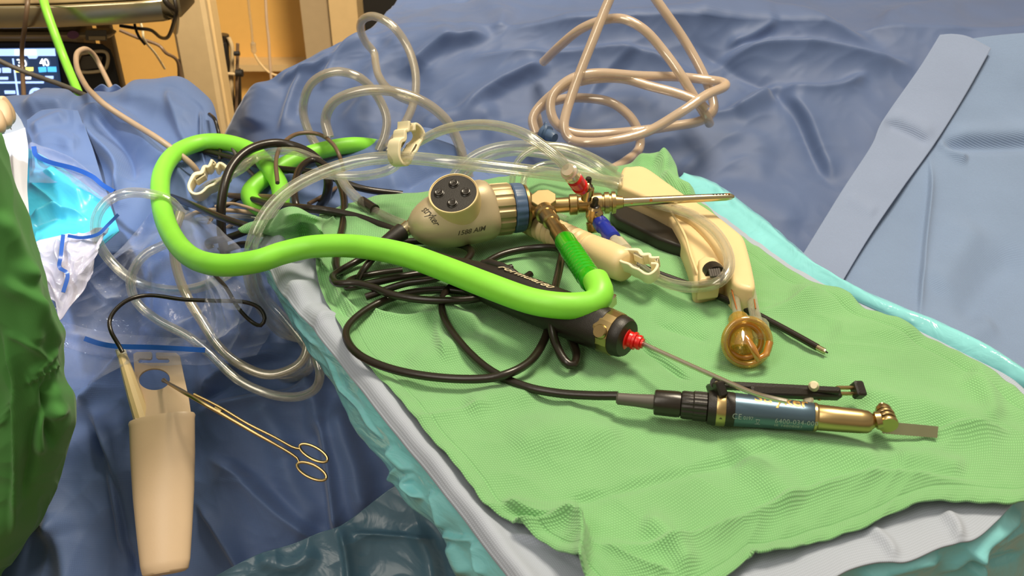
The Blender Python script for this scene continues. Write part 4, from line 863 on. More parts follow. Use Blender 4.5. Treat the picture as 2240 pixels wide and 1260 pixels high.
for i, (pts, w, m_, lb) in enumerate([
    ([(470, 452, -.03), (500, 445, -.028), (530, 450, -.028), (580, 466, -.03)], 7, 'beige', 'thin beige cord fanning out behind the tall black arch, topmost'),
    ([(400, 478, -.05), (440, 462, -.04), (500, 460, -.035), (575, 468, -.04)], 10, 'beige', 'beige cord running level behind the tall black arch, middle'),
    ([(430, 480, -.05), (500, 473, -.045), (560, 476, -.045), (600, 485, -.05)], 9, 'tube2', 'pinkish pale cord running level behind the tall black arch, lowest'),
    ([(420, 590, -.09), (440, 540, -.08), (455, 500, -.06), (470, 465, -.05)], 13, 'brown', 'brown cord climbing steeply beside the shadowed clamp'),
    ([(432, 575, -.08), (460, 545, -.07), (490, 505, -.06), (510, 490, -.05)], 9, 'beige', 'light tan cord climbing steeply left of the tall black arch'),
    ([(470, 470, -.05), (520, 436, -.04), (560, 430, -.04), (620, 430, -.04)], 9, 'black', 'short black wire lying level above the beige cords'),
    ([(518, 330, -.03), (520, 380, -.04), (516, 420, -.05), (520, 450, -.05)], 9, 'brown', 'short brown wire dropping straight beside the tall black arch'),
    ([(430, 300, -.03), (440, 340, -.03), (462, 370, -.04), (470, 400, -.04)], 8, 'black', 'short black wire dropping behind the white pinched clamp'),
    ([(398, 400, -.045), (372, 424, -.045), (340, 440, -.06)], 9, 'black', 'short black wire left of the white pinched clamp')]):
    cable('thin_cord', pts, w, M[m_], lb, 'cord', group=None) if False else cable('thin_cord', pts, w, M[m_], lb, 'cord')
cable('pencil_cord', [(268, 770, .66), (258, 752, .665), (243, 725, .67), (240, 700, .68), (255, 675, .69), (285, 654, .70), (330, 646, .71), (400, 655, .71), (470, 658, .71), (530, 660, .71), (565, 672, .71), (579, 694, .705), (570, 712, .70), (548, 702, .705), (520, 672, .71), (495, 630, .73), (470, 602, .75)], 9, M['black'], 'thin black cord curving from the cautery pencil over the clear bag', 'cord')

# clear tubes
T = M['tube']
def vinyl(name, pts, w, mat, label, **k): return tag(tube(name, pts, w, mat, hollow=.62, seg=16, **k), label, 'tubing')
vinyl('suction_tube', [(1355, 402, .030), (1300, 392, .040), (1250, 386, .050), (1150, 373, .062), (1000, 356, .070), (900, 346, .070), (810, 348, .066), (720, 371, .058), (640, 410, .045), (588, 458, .030), (555, 520, .010), (545, 590, -.02), (560, 650, -.06), (600, 705, -.10), (640, 733, -.12), (668, 735, -.12), (672, 712, -.11), (645, 672, -.10), (610, 635, -.10)], 28, T, 'widest clear tube arching over the camera head and down the left side')
vinyl('irrigation_tube', [(1243, 372, .098), (1225, 350, .105), (1195, 325, .112), (1150, 295, .12), (1090, 276, .12), (1030, 273, .11), (970, 284, .095), (920, 308, .075), (895, 322, .065)], 23, T, 'clear tube arching from the white clamp to the red connector')
vinyl('irrigation_tube', [(890, 330, .060), (875, 352, .050), (850, 372, .042), (800, 384, .040), (750, 385, .040), (700, 382, .040), (655, 402, .036), (612, 440, .024), (582, 490, .010), (565, 545, -.01), (560, 600, -.04), (580, 650, -.08), (625, 700, -.10), (670, 760, -.12), (680, 800, -.13), (640, 826, -.15), (580, 822, -.16), (520, 790, -.16), (470, 735, -.15), (430, 680, -.14), (405, 620, -.12), (395, 560, -.10), (398, 500, -.08), (412, 462, -.06), (440, 430, -.04)], 20, T, 'clear tube looping below the white clamp and far down the left side')
vinyl('drain_tube', [(742, 380, .030), (760, 412, .022), (800, 450, .012), (850, 478, .010), (900, 498, .010), (945, 520, .010)], 22, T, 'clear tube with a dark band running behind the camera head')
tag(rod('tube_band', M['black'], None, (P((792, 441, .0125)), P((820, 459, .0125)), .0052)), 'short black band inside the clear tube behind the camera head', 'tube band')
vinyl('coiled_tube', [(700, 330, .98), (676, 290, .99), (663, 240, 1.0), (675, 192, 1.0), (705, 165, 1.0), (745, 157, 1.0), (790, 172, 1.0), (825, 210, 1.0), (845, 255, .99), (842, 295, .98), (828, 330, .97)], 19, M['tube2'], 'clear tube circling in the smaller rear loop above the green hose')
vinyl('coiled_tube', [(720, 300, .96), (712, 262, .97), (726, 228, .97), (760, 207, .97), (810, 197, .97), (870, 202, .97), (930, 225, .97), (975, 262, .965), (1002, 310, .96), (1015, 355, .95), (1030, 400, .94)], 22, M['tube2'], 'clear tube arching widest over the middle behind the white clamp')
vinyl('coiled_tube', [(880, 310, .985), (900, 285, 1.0), (895, 262, 1.02)][:0] or [(846, 325, .975), (866, 300, .99), (892, 258, 1.01), (908, 210, 1.03), (908, 155, 1.05), (890, 100, 1.07), (858, 56, 1.08), (820, 36, 1.09), (795, 42, 1.11), (788, 62, 1.13), (800, 92, 1.14), (818, 115, 1.14), (822, 140, 1.12), (828, 165, 1.10), (845, 190, 1.08), (875, 212, 1.06), (906, 224, 1.05)], 18, M['tube2'], 'clear tube curling in the tallest rear loop against the far drape')
vinyl('pump_tube', [(1358, 392, .030), (1320, 370, .040), (1270, 340, .048), (1210, 322, .052), (1150, 318, .054), (1090, 322, .052), (1040, 340, .044), (1000, 375, .030), (975, 420, .012)], 22, T, 'clear tube arching from the cream pump over the camera head, upper one')
vinyl('pump_tube', [(1356, 410, .024), (1310, 385, .032), (1260, 358, .040), (1200, 340, .044), (1130, 332, .044), (1075, 342, .040), (1035, 365, .030), (1005, 400, .016), (985, 432, .008)], 18, T, 'clear tube arching from the cream pump over the camera head, lower one')
vinyl('pump_tube', [(1356, 420, .016), (1300, 382, .022), (1240, 362, .028), (1190, 360, .028), (1155, 378, .024), (1145, 402, .018), (1158, 432, .012), (1190, 458, .008), (1240, 480, .007)], 15, T, 'thin clear tube bending round close behind the scope eyepiece')
vinyl('pump_tube', [(1350, 372, .040), (1280, 335, .055), (1220, 318, .062), (1170, 325, .06), (1135, 350, .05), (1122, 385, .036), (1120, 425, .020)], 14, T, 'thin clear tube turning down beside the blue focus ring')
vinyl('lavage_tube', [(1398, 438, .020), (1470, 455, .036), (1520, 474, .042), (1562, 505, .042), (1590, 548, .040), (1594, 590, .036), (1570, 618, .030), (1520, 628, .022), (1470, 622, .018), (1428, 605, .016), (1395, 582, .018)], 24, T, 'clear tube curving over the cream pump handle to the white clamp')
vinyl('drain_tube', [(400, 470, .80), (372, 440, .80), (330, 425, .80), (280, 422, .80), (235, 440, .79), (210, 480, .78), (215, 530, .77), (250, 580, .76), (300, 618, .75), (370, 635, .745), (430, 630, .745), (480, 610, .75), (520, 585, .76)], 22, T, 'clear tube circling in the big ring over the cyan pouch')
vinyl('drain_tube', [(360, 535, .76), (320, 555, .75), (295, 585, .74), (285, 620, .735), (300, 662, .725), (345, 700, .715), (410, 735, .705), (460, 775, .695), (520, 830, .68), (590, 862, .67), (650, 868, .665), (690, 850, .665), (700, 815, .67), (690, 780, .68)], 20, T, 'clear tube sweeping in the lowest loop under the tray edge')
vinyl('drain_tube', [(395, 465, .79), (380, 520, .77), (385, 580, .755), (405, 640, .74), (440, 700, .72), (480, 760, .70), (530, 800, .69), (590, 820, .685), (650, 800, .69), (672, 760, .70), (660, 700, .72), (630, 650, .74), (600, 610, .76)], 21, M['tube2'], 'cloudy tube hanging inside the lowest loop under the tray edge')
vinyl('drain_tube', [(600, 350, -.0), (560, 348, .0), (530, 370, .0), (490, 392, -.01), (455, 405, -.02), (425, 430, -.04)], 16, T, 'clear tube entering the pinched clamp inside the green hose loop')
vinyl('drain_tube', [(700, 352, .01), (650, 332, .015), (600, 332, .012), (560, 345, .005), (520, 368, -.0), (490, 390, -.01)], 17, T, 'clear tube passing under the tall black arch towards the clamp')
vinyl('drain_tube', [(545, 640, -.06), (575, 690, -.09), (610, 730, -.12), (655, 745, -.13)], 12, T, 'thin clear tube tucked beside the tray edge under the green hose')

# frosted pinkish tangle against the far drape
Fz = M['frost']
frosted = lambda pts, lb: vinyl('frosted_tube', pts, 18, Fz, lb, r=.0058)
frosted([(1352, -40, 1.10), (1328, 10, 1.09), (1300, 80, 1.07), (1270, 155, 1.05), (1245, 225, 1.03), (1234, 275, 1.01), (1248, 305, 1.0), (1290, 312, .99), (1350, 306, .99), (1420, 286, 1.0), (1490, 245, 1.01), (1545, 208, 1.03), (1584, 190, 1.05), (1580, 180, 1.07), (1540, 174, 1.08), (1480, 168, 1.08), (1400, 166, 1.07), (1310, 160, 1.06), (1255, 170, 1.05), (1215, 200, 1.04), (1204, 235, 1.03), (1218, 272, 1.02), (1260, 292, 1.015), (1330, 292, 1.02), (1400, 286, 1.02), (1470, 276, 1.03), (1530, 265, 1.04), (1560, 242, 1.06), (1555, 205, 1.08), (1532, 150, 1.10), (1495, 85, 1.12), (1450, 20, 1.13), (1415, -30, 1.14)], 'frosted tube hanging in the largest knotted coil against the far drape')
frosted([(1188, 136, 1.17), (1225, 100, 1.14), (1270, 64, 1.12), (1320, 44, 1.11), (1365, 42, 1.10), (1410, 66, 1.09), (1450, 110, 1.08), (1490, 165, 1.06), (1520, 215, 1.05), (1545, 255, 1.04), (1552, 270, 1.05)], 'frosted tube arching highest over the coil against the far drape')
frosted([(1172, 292, 1.04), (1165, 260, 1.05), (1185, 228, 1.06), (1230, 192, 1.06), (1290, 174, 1.07), (1360, 172, 1.07), (1420, 188, 1.06), (1480, 204, 1.05), (1525, 222, 1.04), (1545, 240, 1.035)], 'frosted tube crossing diagonally inside the knotted coil')
frosted([(1184, 296, 1.06), (1176, 262, 1.07), (1176, 240, 1.075), (1210, 222, 1.08), (1260, 214, 1.08), (1330, 222, 1.07), (1375, 252, 1.06), (1397, 290, 1.05), (1398, 325, 1.04), (1370, 352, 1.0), (1330, 375, .97)], 'frosted tube making the lowest flat loop behind the cream pump')
cap = rod('cap', M['ringb'], bpy.data.objects['frosted_tube.003'], (P((1188, 290, .98)), P((1214, 302, .965)), .010, dict(prof=[(0, .6), (.08, 1), (.35, 1), (.4, .7), (.8, .7), (1, .5)])), (P((1184, 288, .98)), P((1190, 290, .98)), .012, dict(prof=[(0, .6), (.2, 1), (1, 1)])))
cap['label'] = 'small blue cap'

# ------------------------------------------------------------------ pinch clamps
def clamp_shape():
    """centre line of the bent strap, in millimetres, thickened to an outline"""
    c = [(15, 13), (9, 9.5), (6, 11.5), (1, 8.5), (-4, 10.5), (-9, 8.5), (-14, 5), (-16, 0), (-14.5, -4.5), (-10, -6.5), (-3, -5.5), (2, -6.5), (8, -6), (14, -6.8), (18, -5), (19.5, 1), (17.5, 6.5), (12.5, 4.4)]
    q = cr(np.array(c, float), 90); T_ = np.gradient(q, axis=0); T_ /= np.linalg.norm(T_, axis=1)[:, None]; N_ = np.stack([-T_[:, 1], T_[:, 0]], 1)
    th = 1.25*(1+.5*np.exp(-((np.linspace(0, 1, 90)-.2)/.1)**2))[:, None]
    return [tuple(p) for p in np.vstack([q+N_*th, (q-N_*th)[::-1]])*.001]
cl = thing('tube_clamp', 'ivory clamp lying open at the blue connector beside the shaver', 'clamp', (0, 0, 0), 'white pinch clamps on the tubes')
wd = .013
mb = MB(); mb.add(*outline([clamp_shape()], wd, None, .0008)); mb.build('strap', M['ivory'], cl)
mb = MB(); mb.add(*boxv(at(-.002, .0068, 0), .010, .0028, wd*.8, .001)); mb.add(*boxv(at(.001, -.0042, 0), .012, .0022, wd*.8, .001)); mb.build('jaw', M['ivory'], cl)
mb = MB(); mb.add(*boxv(at(.0140, .0105, 0), .0040, .0035, wd*.9, .0012)); mb.build('latch', M['ivory'], cl)
def copy_tree(o, parent=None):
    c = o.copy(); COL.objects.link(c); c.parent = parent
    for ch in [x for x in bpy.data.objects if x.parent == o]: copy_tree(ch, c)
    return c
def put(o, p0, p1, zax, s=1.0):
    a, b = P(p0), P(p1); m_ = basis((a+b)/2, b-a, z=zax); o.matrix_world = Matrix(m_.tolist()) @ Matrix.Scale(s, 4)
c2, c3, c4 = copy_tree(cl), copy_tree(cl), copy_tree(cl)
put(cl, (1352, 560, .030), (1432, 600, .026), (.25, -.75, .75), .95)
put(c2, (868, 356, .066), (906, 288, .085), (.75, -.9, .15), 1.15); c2['label'] = 'ivory clamp standing on the clear arching tube behind the camera head'
put(c3, (420, 425, -.025), (490, 378, -.010), (-.1, -.8, .65), 1.3); c3['label'] = 'ivory clamp framed inside the green hose loop at the left'
put(c4, (348, 545, -.085), (428, 512, -.08), (.1, -.5, -.9), 1.3); c4['label'] = 'shadowed ivory clamp half covered by the lower left green hose'

# ------------------------------------------------------------------ camera head with scope
hd = thing('endoscope_camera', 'pale metal endoscope camera head with black button pad', 'camera head', P((985, 500, .006)))
A0, B0 = (895, 500, .038), (1072, 456, .038)
ax = Axis(A0, B0)
body = [(897, 8), (900, 17), (906, 27), (916, 38), (930, 48), (948, 57), (968, 62), (990, 65), (1015, 67), (1040, 68), (1056, 67), (1062, 64), (1066, 58), (1067, 40)]
mb = MB(); mb.add(*ax.lathe(body, 72, sq=2.6)); casing = mb.build('casing', M['headm'], hd, sharp=40)
text_mesh('stryker', .0085, lambda x, y: ax.S(918+y*2200+x*500, .80-x/.026, np.interp(918+y*2200+x*500, [q[0] for q in body], [q[1] for q in body]), 2.6), 'casing_print', M['print_d'], casing, bold=True)
text_mesh('1588 AIM', .0062, lambda x, y: ax.S(968+x*2350, -.62+y/.03, np.interp(968+x*2350, [q[0] for q in body], [q[1] for q in body]), 2.6), 'casing_print', M['print_d'], casing, bold=True, shear=.3)
# round pad
nrm = unit(np.array([-.08, -.46, .885])); cen = ax.c(1003)+nrm*.0305
rw = 53*depth(cen)/F
def onax(r0): return cen+nrm*r0
rod('pad_rim', M['cream'], hd, (cen-nrm*.020, cen+nrm*.002, rw*1.05, dict(seg=64, prof=[(0, 1.08), (.5, 1.03), (.9, 1.0), (.96, 1.0), (1, .98), (1.0, .945), (.96, .94)])))
pad = rod('button_pad', M['blackm'], hd, (cen-nrm*.004, cen+nrm*.0012, rw*.985, dict(seg=64, prof=[(0, 1), (.8, 1), (1, .97)])))
e1 = unit(np.cross(nrm, [0, 0, 1.])); e1 = e1 if e1[0] > 0 else -e1; e2 = np.cross(nrm, e1); e2 = e2 if e2[2] > 0 else -e2
for (bx, by), ch in zip([(-.08, .50), (.50, .10), (-.60, -.05), (.05, -.52)], ['P', '', 'V', '']):
    q = cen+(e1*bx+e2*by)*rw
    rod('button', M['black'], pad, (q, q+nrm*.0032, rw*.20, dict(seg=24, prof=[(0, 1.15), (.5, 1.12), (.6, .95), (.95, .9), (1, .75), (.93, .6), (.93, .1)])))
    if ch: text_mesh(ch, .0048, lambda x, y, q=q: q+nrm*.0034+e1*(x-.0016)+e2*(y-.0016), 'button_print', M['grey'], pad, bold=True)
A1, B1 = (1060, 461, .038), (1180, 450, .037)
ax1 = Axis(A1, B1)
mb = MB(); mb.add(*ax1.lathe([(1062, 50), (1066, 54), (1070, 56), (1073, 56)], 72)); mb.add(*ax1.lathe([(1070, 52), (1072, 57), (1076, 57.5), (1094, 57.5), (1112, 57), (1116, 55), (1118, 48)], 168, fl_amp=.05, fl_n=14)); mb.build('focus_ring', M['goldm'], hd, sharp=30)
mb = MB(); mb.add(*ax1.lathe([(1116, 46), (1118, 53), (1121, 55), (1138, 54), (1143, 52), (1144, 44)], 120, fl_amp=.02, fl_n=20)); mb.build('coupler_ring', M['ringb'], hd, sharp=30)
mb = MB(); mb.add(*ax1.lathe([(1143, 44), (1145, 50), (1151, 49), (1152, 42)], 56)); mb.build('coupler_lip', M['gold'], hd)
rx = Axis((860, 520, .030), (908, 488, .036))
mb = MB(); mb.add(*rx.lathe([(878, 13), (881, 15), (890, 16), (894, 17), (895, 14), (900, 15), (908, 20), (912, 20)], 32)); mb.build('cable_collar', M['steel'], hd)
mb = MB(); mb.add(*rx.lathe([(800, 9), (812, 10), (830, 13), (850, 16), (868, 19), (880, 20), (882, 17)], 32)); mb.build('cable_boot', M['blackm'], hd)

sc = thing('arthroscope', 'warm steel scope with stopcocks reaching out from the camera head', 'endoscope', P((1200, 470, .01)))
G_ = M['gold']
A2, B2 = (1145, 453, .037), (1605, 430, .048); ax2 = Axis(A2, B2)
mb = MB(); mb.add(*ax2.lathe([(1150, 40), (1153, 41), (1156, 38), (1166, 28), (1176, 20), (1184, 17), (1200, 17), (1214, 16), (1215, 12)], 48)); mb.build('eyepiece', G_, sc)
mb = MB(); mb.add(*ax2.lathe([(1208, 14), (1210, 17), (1238, 17), (1244, 17), (1245, 21), (1247, 23), (1262, 23), (1264, 20), (1266, 19), (1284, 19), (1285, 22), (1310, 23), (1316, 22), (1317, 19), (1321, 19), (1322, 24), (1332, 24), (1333, 20), (1337, 20), (1338, 25), (1346, 24), (1347, 16), (1362, 13), (1364, 10)], 48)); mb.build('sheath_hub', G_, sc)
mb = MB(); V, Fc = ax2.lathe([(1360, 10.5), (1440, 9.5), (1520, 8.8), (1588, 8.2), (1600, 6.6), (1606, 3.0)], 32); mb.add(V, Fc); sh = mb.build('shaft', M['steel'], sc)
for x_ in (1560, 1567, 1574, 1581, 1588, 1594):
    q = ax2.S(x_, .95, 8.2); rod('shaft_hole', M['stain'] if x_ > 1584 else M['dark'], sh, (q-ax2.U*.0004, q+(ax2.U*.7+ax2.N*.7)*.0003, .0010, dict(seg=10)))
for x_, a_, r_ in ((1423, .1, .0014), (1381, -.3, .0010)):
    q = ax2.S(x_, a_, 9.6); rod('shaft_stain', M['stain'], sh, (q-ax2.N*.0005, q+ax2.N*.0002, r_, dict(seg=10)))
pl = P((1189, 436, .050)); m = basis(pl, ax2.T, z=np.array([-.05, -.5, .87])); o8 = [(.0115*math.cos(t)*1.0, .0062*math.sin(t)*1.5) for t in np.linspace(.39, 2*math.pi+.39, 9)[:-1]]
mb = MB(); mb.add(*outline([o8], .005, m, .0008)); tp_ = mb.build('label_plate', M['plate'], sc)
# light post and sleeve
lpA, lpB = P((1190, 462, .042)), P((1238, 530, .040)); lpC = P((1298, 622, .048))
rod('light_post', G_, sc, (lpA, lpB, .0068, dict(prof=[(0, 1.3), (.12, 1.35), (.14, 1.1), (.35, 1.1), (.37, .85), (.62, .85), (.64, 1.05), (1, 1.15)])))
sl = bpy.data.objects['light_hose']
n = 60; pr = [(0, .8), (.02, 1.02)]+[(t, 1.06+(.05 if (t > .25 and t < .85) else 0)*math.sin(t*95)) for t in np.linspace(.04, .94, 70)]+[(.97, 1.0), (1.0, .95)]
rod('sleeve', M['greenh'], sl, (lpB-unit(lpB-lpA)*.004, lpC, .0083, dict(seg=32, prof=pr)), sharp=80)['label'] = 'glossy dark green ribbed sleeve'

def stopcock(c, axis_up, lever_dir, name='stopcock'):
    """valve body standing off the hub with a barrel, a lever and a black pin"""
    c = np.asarray(c); u = unit(axis_up); l = unit(lever_dir)
    r_ = rod(name, G_, sc, (c-u*.010, c+u*.004, .0058, dict(prof=[(0, .8), (.3, .8), (.35, 1), (.8, 1), (.9, .8), (1, .6)])), (c-l*.003, c+l*.014, .0048, dict(prof=[(0, .8), (.2, 1), (.6, 1), (.65, .75), (1, .75)])))
    rod('valve_pin', M['black'], r_, (c+u*.002, c+u*.0115, .0030, dict(prof=[(0, 1.4), (.2, 1.4), (.25, .9), (.9, .9), (1, .7)])))
    return r_
q1 = P((1285, 414, .062)); s1 = stopcock(q1, (0.05, -.15, 1), P((1270, 400, .072))-q1)
rod('lever', G_, s1, (P((1264, 400, .072)), P((1285, 401, .072)), .0022, dict(prof=[(0, .9), (.1, 1.2), (.9, 1), (1, .8)])))
q2 = P((1298, 470, .030)); s2 = stopcock(P((1300, 458, .044)), (0.05, -.15, 1), P((1315, 480, .036))-P((1300, 458, .044)))
rod('valve_barrel', G_, s2, (P((1296, 462, .038)), P((1300, 506, .020)), .0065, dict(prof=[(0, .9), (.2, 1), (.5, .8), (.55, 1), (.9, 1), (1, .8)])))
def luer(name, a, b, r, m_, label):
    t_ = thing(name, label, 'connector', P(b))
    wa, wb_ = P(a), P(b)
    k_ = [(0, .75), (.05, .95), (.3, 1), (.34, .85), (.6, .85), (.64, .98), (.95, .95), (1, .7)]
    rod('collar', m_, t_, (wa, wa+(wb_-wa)*.55, r, dict(prof=k_)))
    rod('barrel', M['connector'], t_, (wa+(wb_-wa)*.50, wb_, r*.95, dict(prof=[(0, .65), (.15, .65), (.2, .75), (.35, 1.05), (.8, 1.05), (.85, .8), (1, .75)])))
    return t_
luer('luer_connector', (1272, 412, .072), (1241, 371, .100), .0068, M['red'], 'red connector joining the clear arch to the upper stopcock')
luer('luer_connector', (1310, 484, .034), (1372, 558, .030), .0070, M['navy'], 'dark blue connector below the scope leading to the ivory clamp')

# ------------------------------------------------------------------ shaver handpiece
sv = thing('shaver_handpiece', 'black shaver handpiece with a red hub and thin steel blade', 'shaver', P((1150, 640, .004)))
axs = Axis((880, 545, .022), (1375, 742, .030))
prof = [(868, 6), (880, 13), (900, 18), (940, 22), (980, 27), (1020, 34), (1060, 42), (1100, 46), (1150, 48), (1200, 49), (1250, 50), (1290, 50), (1322, 49), (1330, 47), (1331, 40)]
mb = MB(); mb.add(*axs.lathe(prof, 64, sq=2.5)); bd = mb.build('grip', M['blackm'], sv, sharp=45)
text_mesh('Formula', .0105, lambda x, y: axs.S(1092+x*2350, .86+y/.026, 49.5, 2.5), 'grip_print', M['print_l'], bd, bold=True, shear=.35)
text_mesh('180', .0098, lambda x, y: axs.S(1172+x*2350, .82+y/.026, 50, 2.5), 'grip_print', M['print_l'], bd, bold=True, shear=.35)
tube('button_ridge', np.array([axs.S(x, 1.25, r_) for x, r_ in ((1050, 36), (1064, 44), (1090, 46), (1110, 44), (1120, 40))]), 10, M['blackm'], bd, r=.0035)
mb = MB(); mb.add(*axs.lathe([(1318, 44), (1320, 49.5), (1322, 50), (1346, 49), (1352, 48.5), (1353, 42)], 16)); mb.build('nose_ring', G_, sv, sharp=20)
mb = MB(); mb.add(*axs.lathe([(1350, 42), (1351, 46), (1354, 47), (1366, 45), (1372, 41), (1373, 26)], 48)); mb.build('nose_rim', M['blackm'], sv)
bt_ = Axis((1322, 735, .010), (1345, 735, .010))
q = axs.S(1338, -.15, 49); rod('release_button', G_, sv, (q-axs.N*.002, q+axs.N*.002, .0052, dict(prof=[(0, 1), (.7, 1), (1, .85)])))
mb = MB(); mb.add(*boxv(basis(P((1329, 660, .038)), axs.T, z=(0, -.2, 1)), .009, .013, .010, .0015)); mb.build('suction_lever', M['steel'], sv)
axh = Axis((1352, 733, .0285), (1412, 754, .0275))
mb = MB(); mb.add(*axh.lathe([(1356, 20), (1360, 29), (1372, 29), (1376, 27), (1378, 18), (1384, 17), (1386, 20), (1391, 20), (1392, 15), (1396, 15), (1397, 17), (1402, 16), (1403, 11), (1407, 11), (1408, 4)], 40)); hb = mb.build('red_hub', M['red'], sv, sharp=30); hb['label'] = 'stepped red plastic hub'
cat_ = tube('blade_shaft', [(1404, 751, .0275), (1460, 777, .030), (1560, 822, .036), (1640, 857, .043), (1680, 869, .048), (1722, 878, .050)], 12, M['silver'], sv, taper=[(0, 1), (1, .85)])

# ------------------------------------------------------------------ wand
wn_ = thing('ablation_wand', 'thin black wand with a small bright metal tip', 'wand', P((1640, 690, .006)))
tube('shaft', [(1380, 570, .012), (1424, 592, .012), (1500, 620, .010), (1560, 643, .010), (1640, 680, .010), (1720, 722, .010), (1788, 760, .010)], 12, M['black'], wn_, r=.0026)
tube('tip', [(1786, 759, .010), (1803, 768, .010), (1806, 769, .010)], 8, M['steel'], wn_, r=.0022); tube('tip_wire', [(1803, 767, .010), (1811, 772, .009)], 3, M['dark'], wn_, r=.0006)

# ------------------------------------------------------------------ lavage pump (cream pistol body) and corrugated tube
pm = thing('lavage_pump', 'cream plastic lavage pump with a black battery grip', 'lavage pump', P((1540, 560, .004)))
def slab(name, px, z0, z1, mat, parent, bev=.004, taper=1.0):
    w = [P((x, y, z1)) for x, y in px]; lp = [(q[0], q[1]) for q in w]
    mb = MB(); mb.add(*outline([lp], z1-z0, at(0, 0, TRAY+(z0+z1)/2), bev, 3)); return mb.build(name, mat, parent)
slab('barrel', cr(np.array([(1352, 398), (1362, 366), (1376, 363), (1412, 364), (1460, 396), (1500, 424), (1560, 462), (1612, 502), (1628, 518), (1637, 545), (1648, 590), (1652, 626), (1630, 628), (1604, 616), (1586, 580), (1560, 530), (1520, 486), (1480, 462), (1420, 432), (1352, 404)], float), 120), .004, .030, M['cream'], pm)
hole = [(1562+14*math.cos(t), 600+16*math.sin(t)) for t in np.linspace(0, 2*math.pi, 24)]
slab('grip', cr(np.array([(1470, 444), (1520, 456), (1566, 490), (1592, 540), (1606, 590), (1584, 606), (1560, 612), (1524, 617), (1516, 590), (1508, 560), (1492, 520), (1476, 490), (1462, 466)], float), 100), .002, .024, M['cream'], pm, .005)
slab('grip_facet', [(1528, 566), (1540, 558), (1566, 562), (1584, 578), (1576, 606), (1530, 612)], .010, .030, M['cream'], pm, .003)
slab('battery_grip', [(1340, 440), (1380, 452), (1432, 476), (1498, 512), (1500, 528), (1496, 540), (1440, 520), (1400, 500), (1350, 476), (1336, 462)], .003, .016, M['blackm'], pm, .003)
tube('grip_edge', [(1466, 462, .028), (1484, 488, .030), (1500, 520, .030), (1512, 560, .028), (1526, 600, .024), (1528, 614, .016)], 6, M['cream'], pm)
rod('socket', M['blackm'], pm, (P((1556, 590, .029)), P((1566, 604, .0295)), .0085, dict(seg=20, prof=[(0, .9), (.3, 1), (1, 1)])))
for k_ in range(5): rod('socket_rib', M['grey'], pm, (P((1552+k_*5, 590-k_*.5, .036)), P((1556+k_*5, 606-k_*.5, .034)), .0010, dict(seg=8)))
rod('port_ring', M['print_d'], pm, (P((1604, 614, .020)), P((1606, 622, .018)), .0065, dict(seg=24)))
tube('splash_tube', [(1600, 604, .022), (1606, 640, .018), (1612, 680, .018), (1618, 712, .020)], 20, M['tube'], pm, hollow=.7)
tube('splash_tube', [(1638, 612, .022), (1644, 650, .018), (1652, 690, .018), (1660, 720, .018)], 24, M['tube'], pm, hollow=.75)
tube('stain', [(1600, 632, .022), (1606, 655, .022), (1612, 678, .021)], 3, M['stain'], pm); tube('stain', [(1650, 655, .024), (1653, 675, .023)], 3, M['stain'], pm)
slab('front_block', [(1612, 624), (1646, 628), (1650, 650), (1614, 652)], .008, .018, M['cream'], pm, .002)
# amber splash cone at the front
cc = P((1634, 748, .022)); nn = unit(np.array([.02, -.80, .42])); cone0 = P((1634, 705, .022)); cone = thing('splash_cup', 'amber tinted clear splash cup at the mouth of the pump', 'splash cup', P((1634, 790, .002)))
R0 = 50*depth(cc)/F
c1 = unit(np.cross(nn, [0, 0, 1.])); c2_ = np.cross(nn, c1); Lc_ = .034
prof = [(0, .55), (.2, .66), (.5, .86), (.8, .97), (.94, 1.0), (1.0, 1.05), (1.03, 1.03), (1.0, .99), (.94, .96), (.8, .93), (.5, .82), (.2, .62), (0, .51)]
V_, F_ = cyl(cc-nn*Lc_, cc, R0, 56, prof); mb = MB(); mb.add(V_, F_[:-2]); mb.build('cup', M['yellow'], cone, sharp=70)
an = np.linspace(0, 2*math.pi, 57); rim = np.array([cc+(c1*math.cos(t)+c2_*math.sin(t))*R0*1.0 for t in an]); mb = MB(); mb.add(*sweep(rim, .0024, 12)); mb.build('rim', M['yellow'], cone)
tube('nozzle', np.array([P((1616, 700, .024)), P((1620, 722, .024)), P((1622, 742, .022)), P((1622, 764, .018))]), 20, M['yellow'], cone, hollow=.6, r=.0085, taper=[(0, .9), (1, 1)])
tube('nozzle', np.array([P((1655, 712, .020)), P((1658, 735, .018)), P((1660, 755, .016))]), 20, M['tube'], cone, hollow=.7, r=.0090)
rim2 = np.array([cc-nn*.006+(c1*math.cos(t)+c2_*math.sin(t))*R0*.74 for t in an]); mb = MB(); mb.add(*sweep(rim2, .0022, 12)); mb.build('inner_ring', M['amber'], cone)
tube('inner_web', np.array([P((1630, 738, .026)), P((1646, 760, .024)), P((1658, 785, .016)), P((1676, 775, .018)), P((1684, 748, .024))]), 8, M['amber'], cone, r=.0026)

cg = thing('corrugated_tube', 'cream corrugated tube end lying under the scope light post', 'tube', P((1280, 560, .002)))
axc = Axis((1150, 480, .018), (1385, 590, .024))
mb = MB(); mb.add(*axc.lathe([(1150, 20)]+[(x, ((29, 29, 24.5, 24.5)[i % 4])+(x-1150)*.035) for i, x in enumerate(np.arange(1152, 1290, 2.6))]+[(1291, 33), (1296, 34.5), (1320, 37), (1352, 38), (1368, 36), (1372, 28)], 44)); mb.build('hose_body', M['cream'], cg, sharp=50)

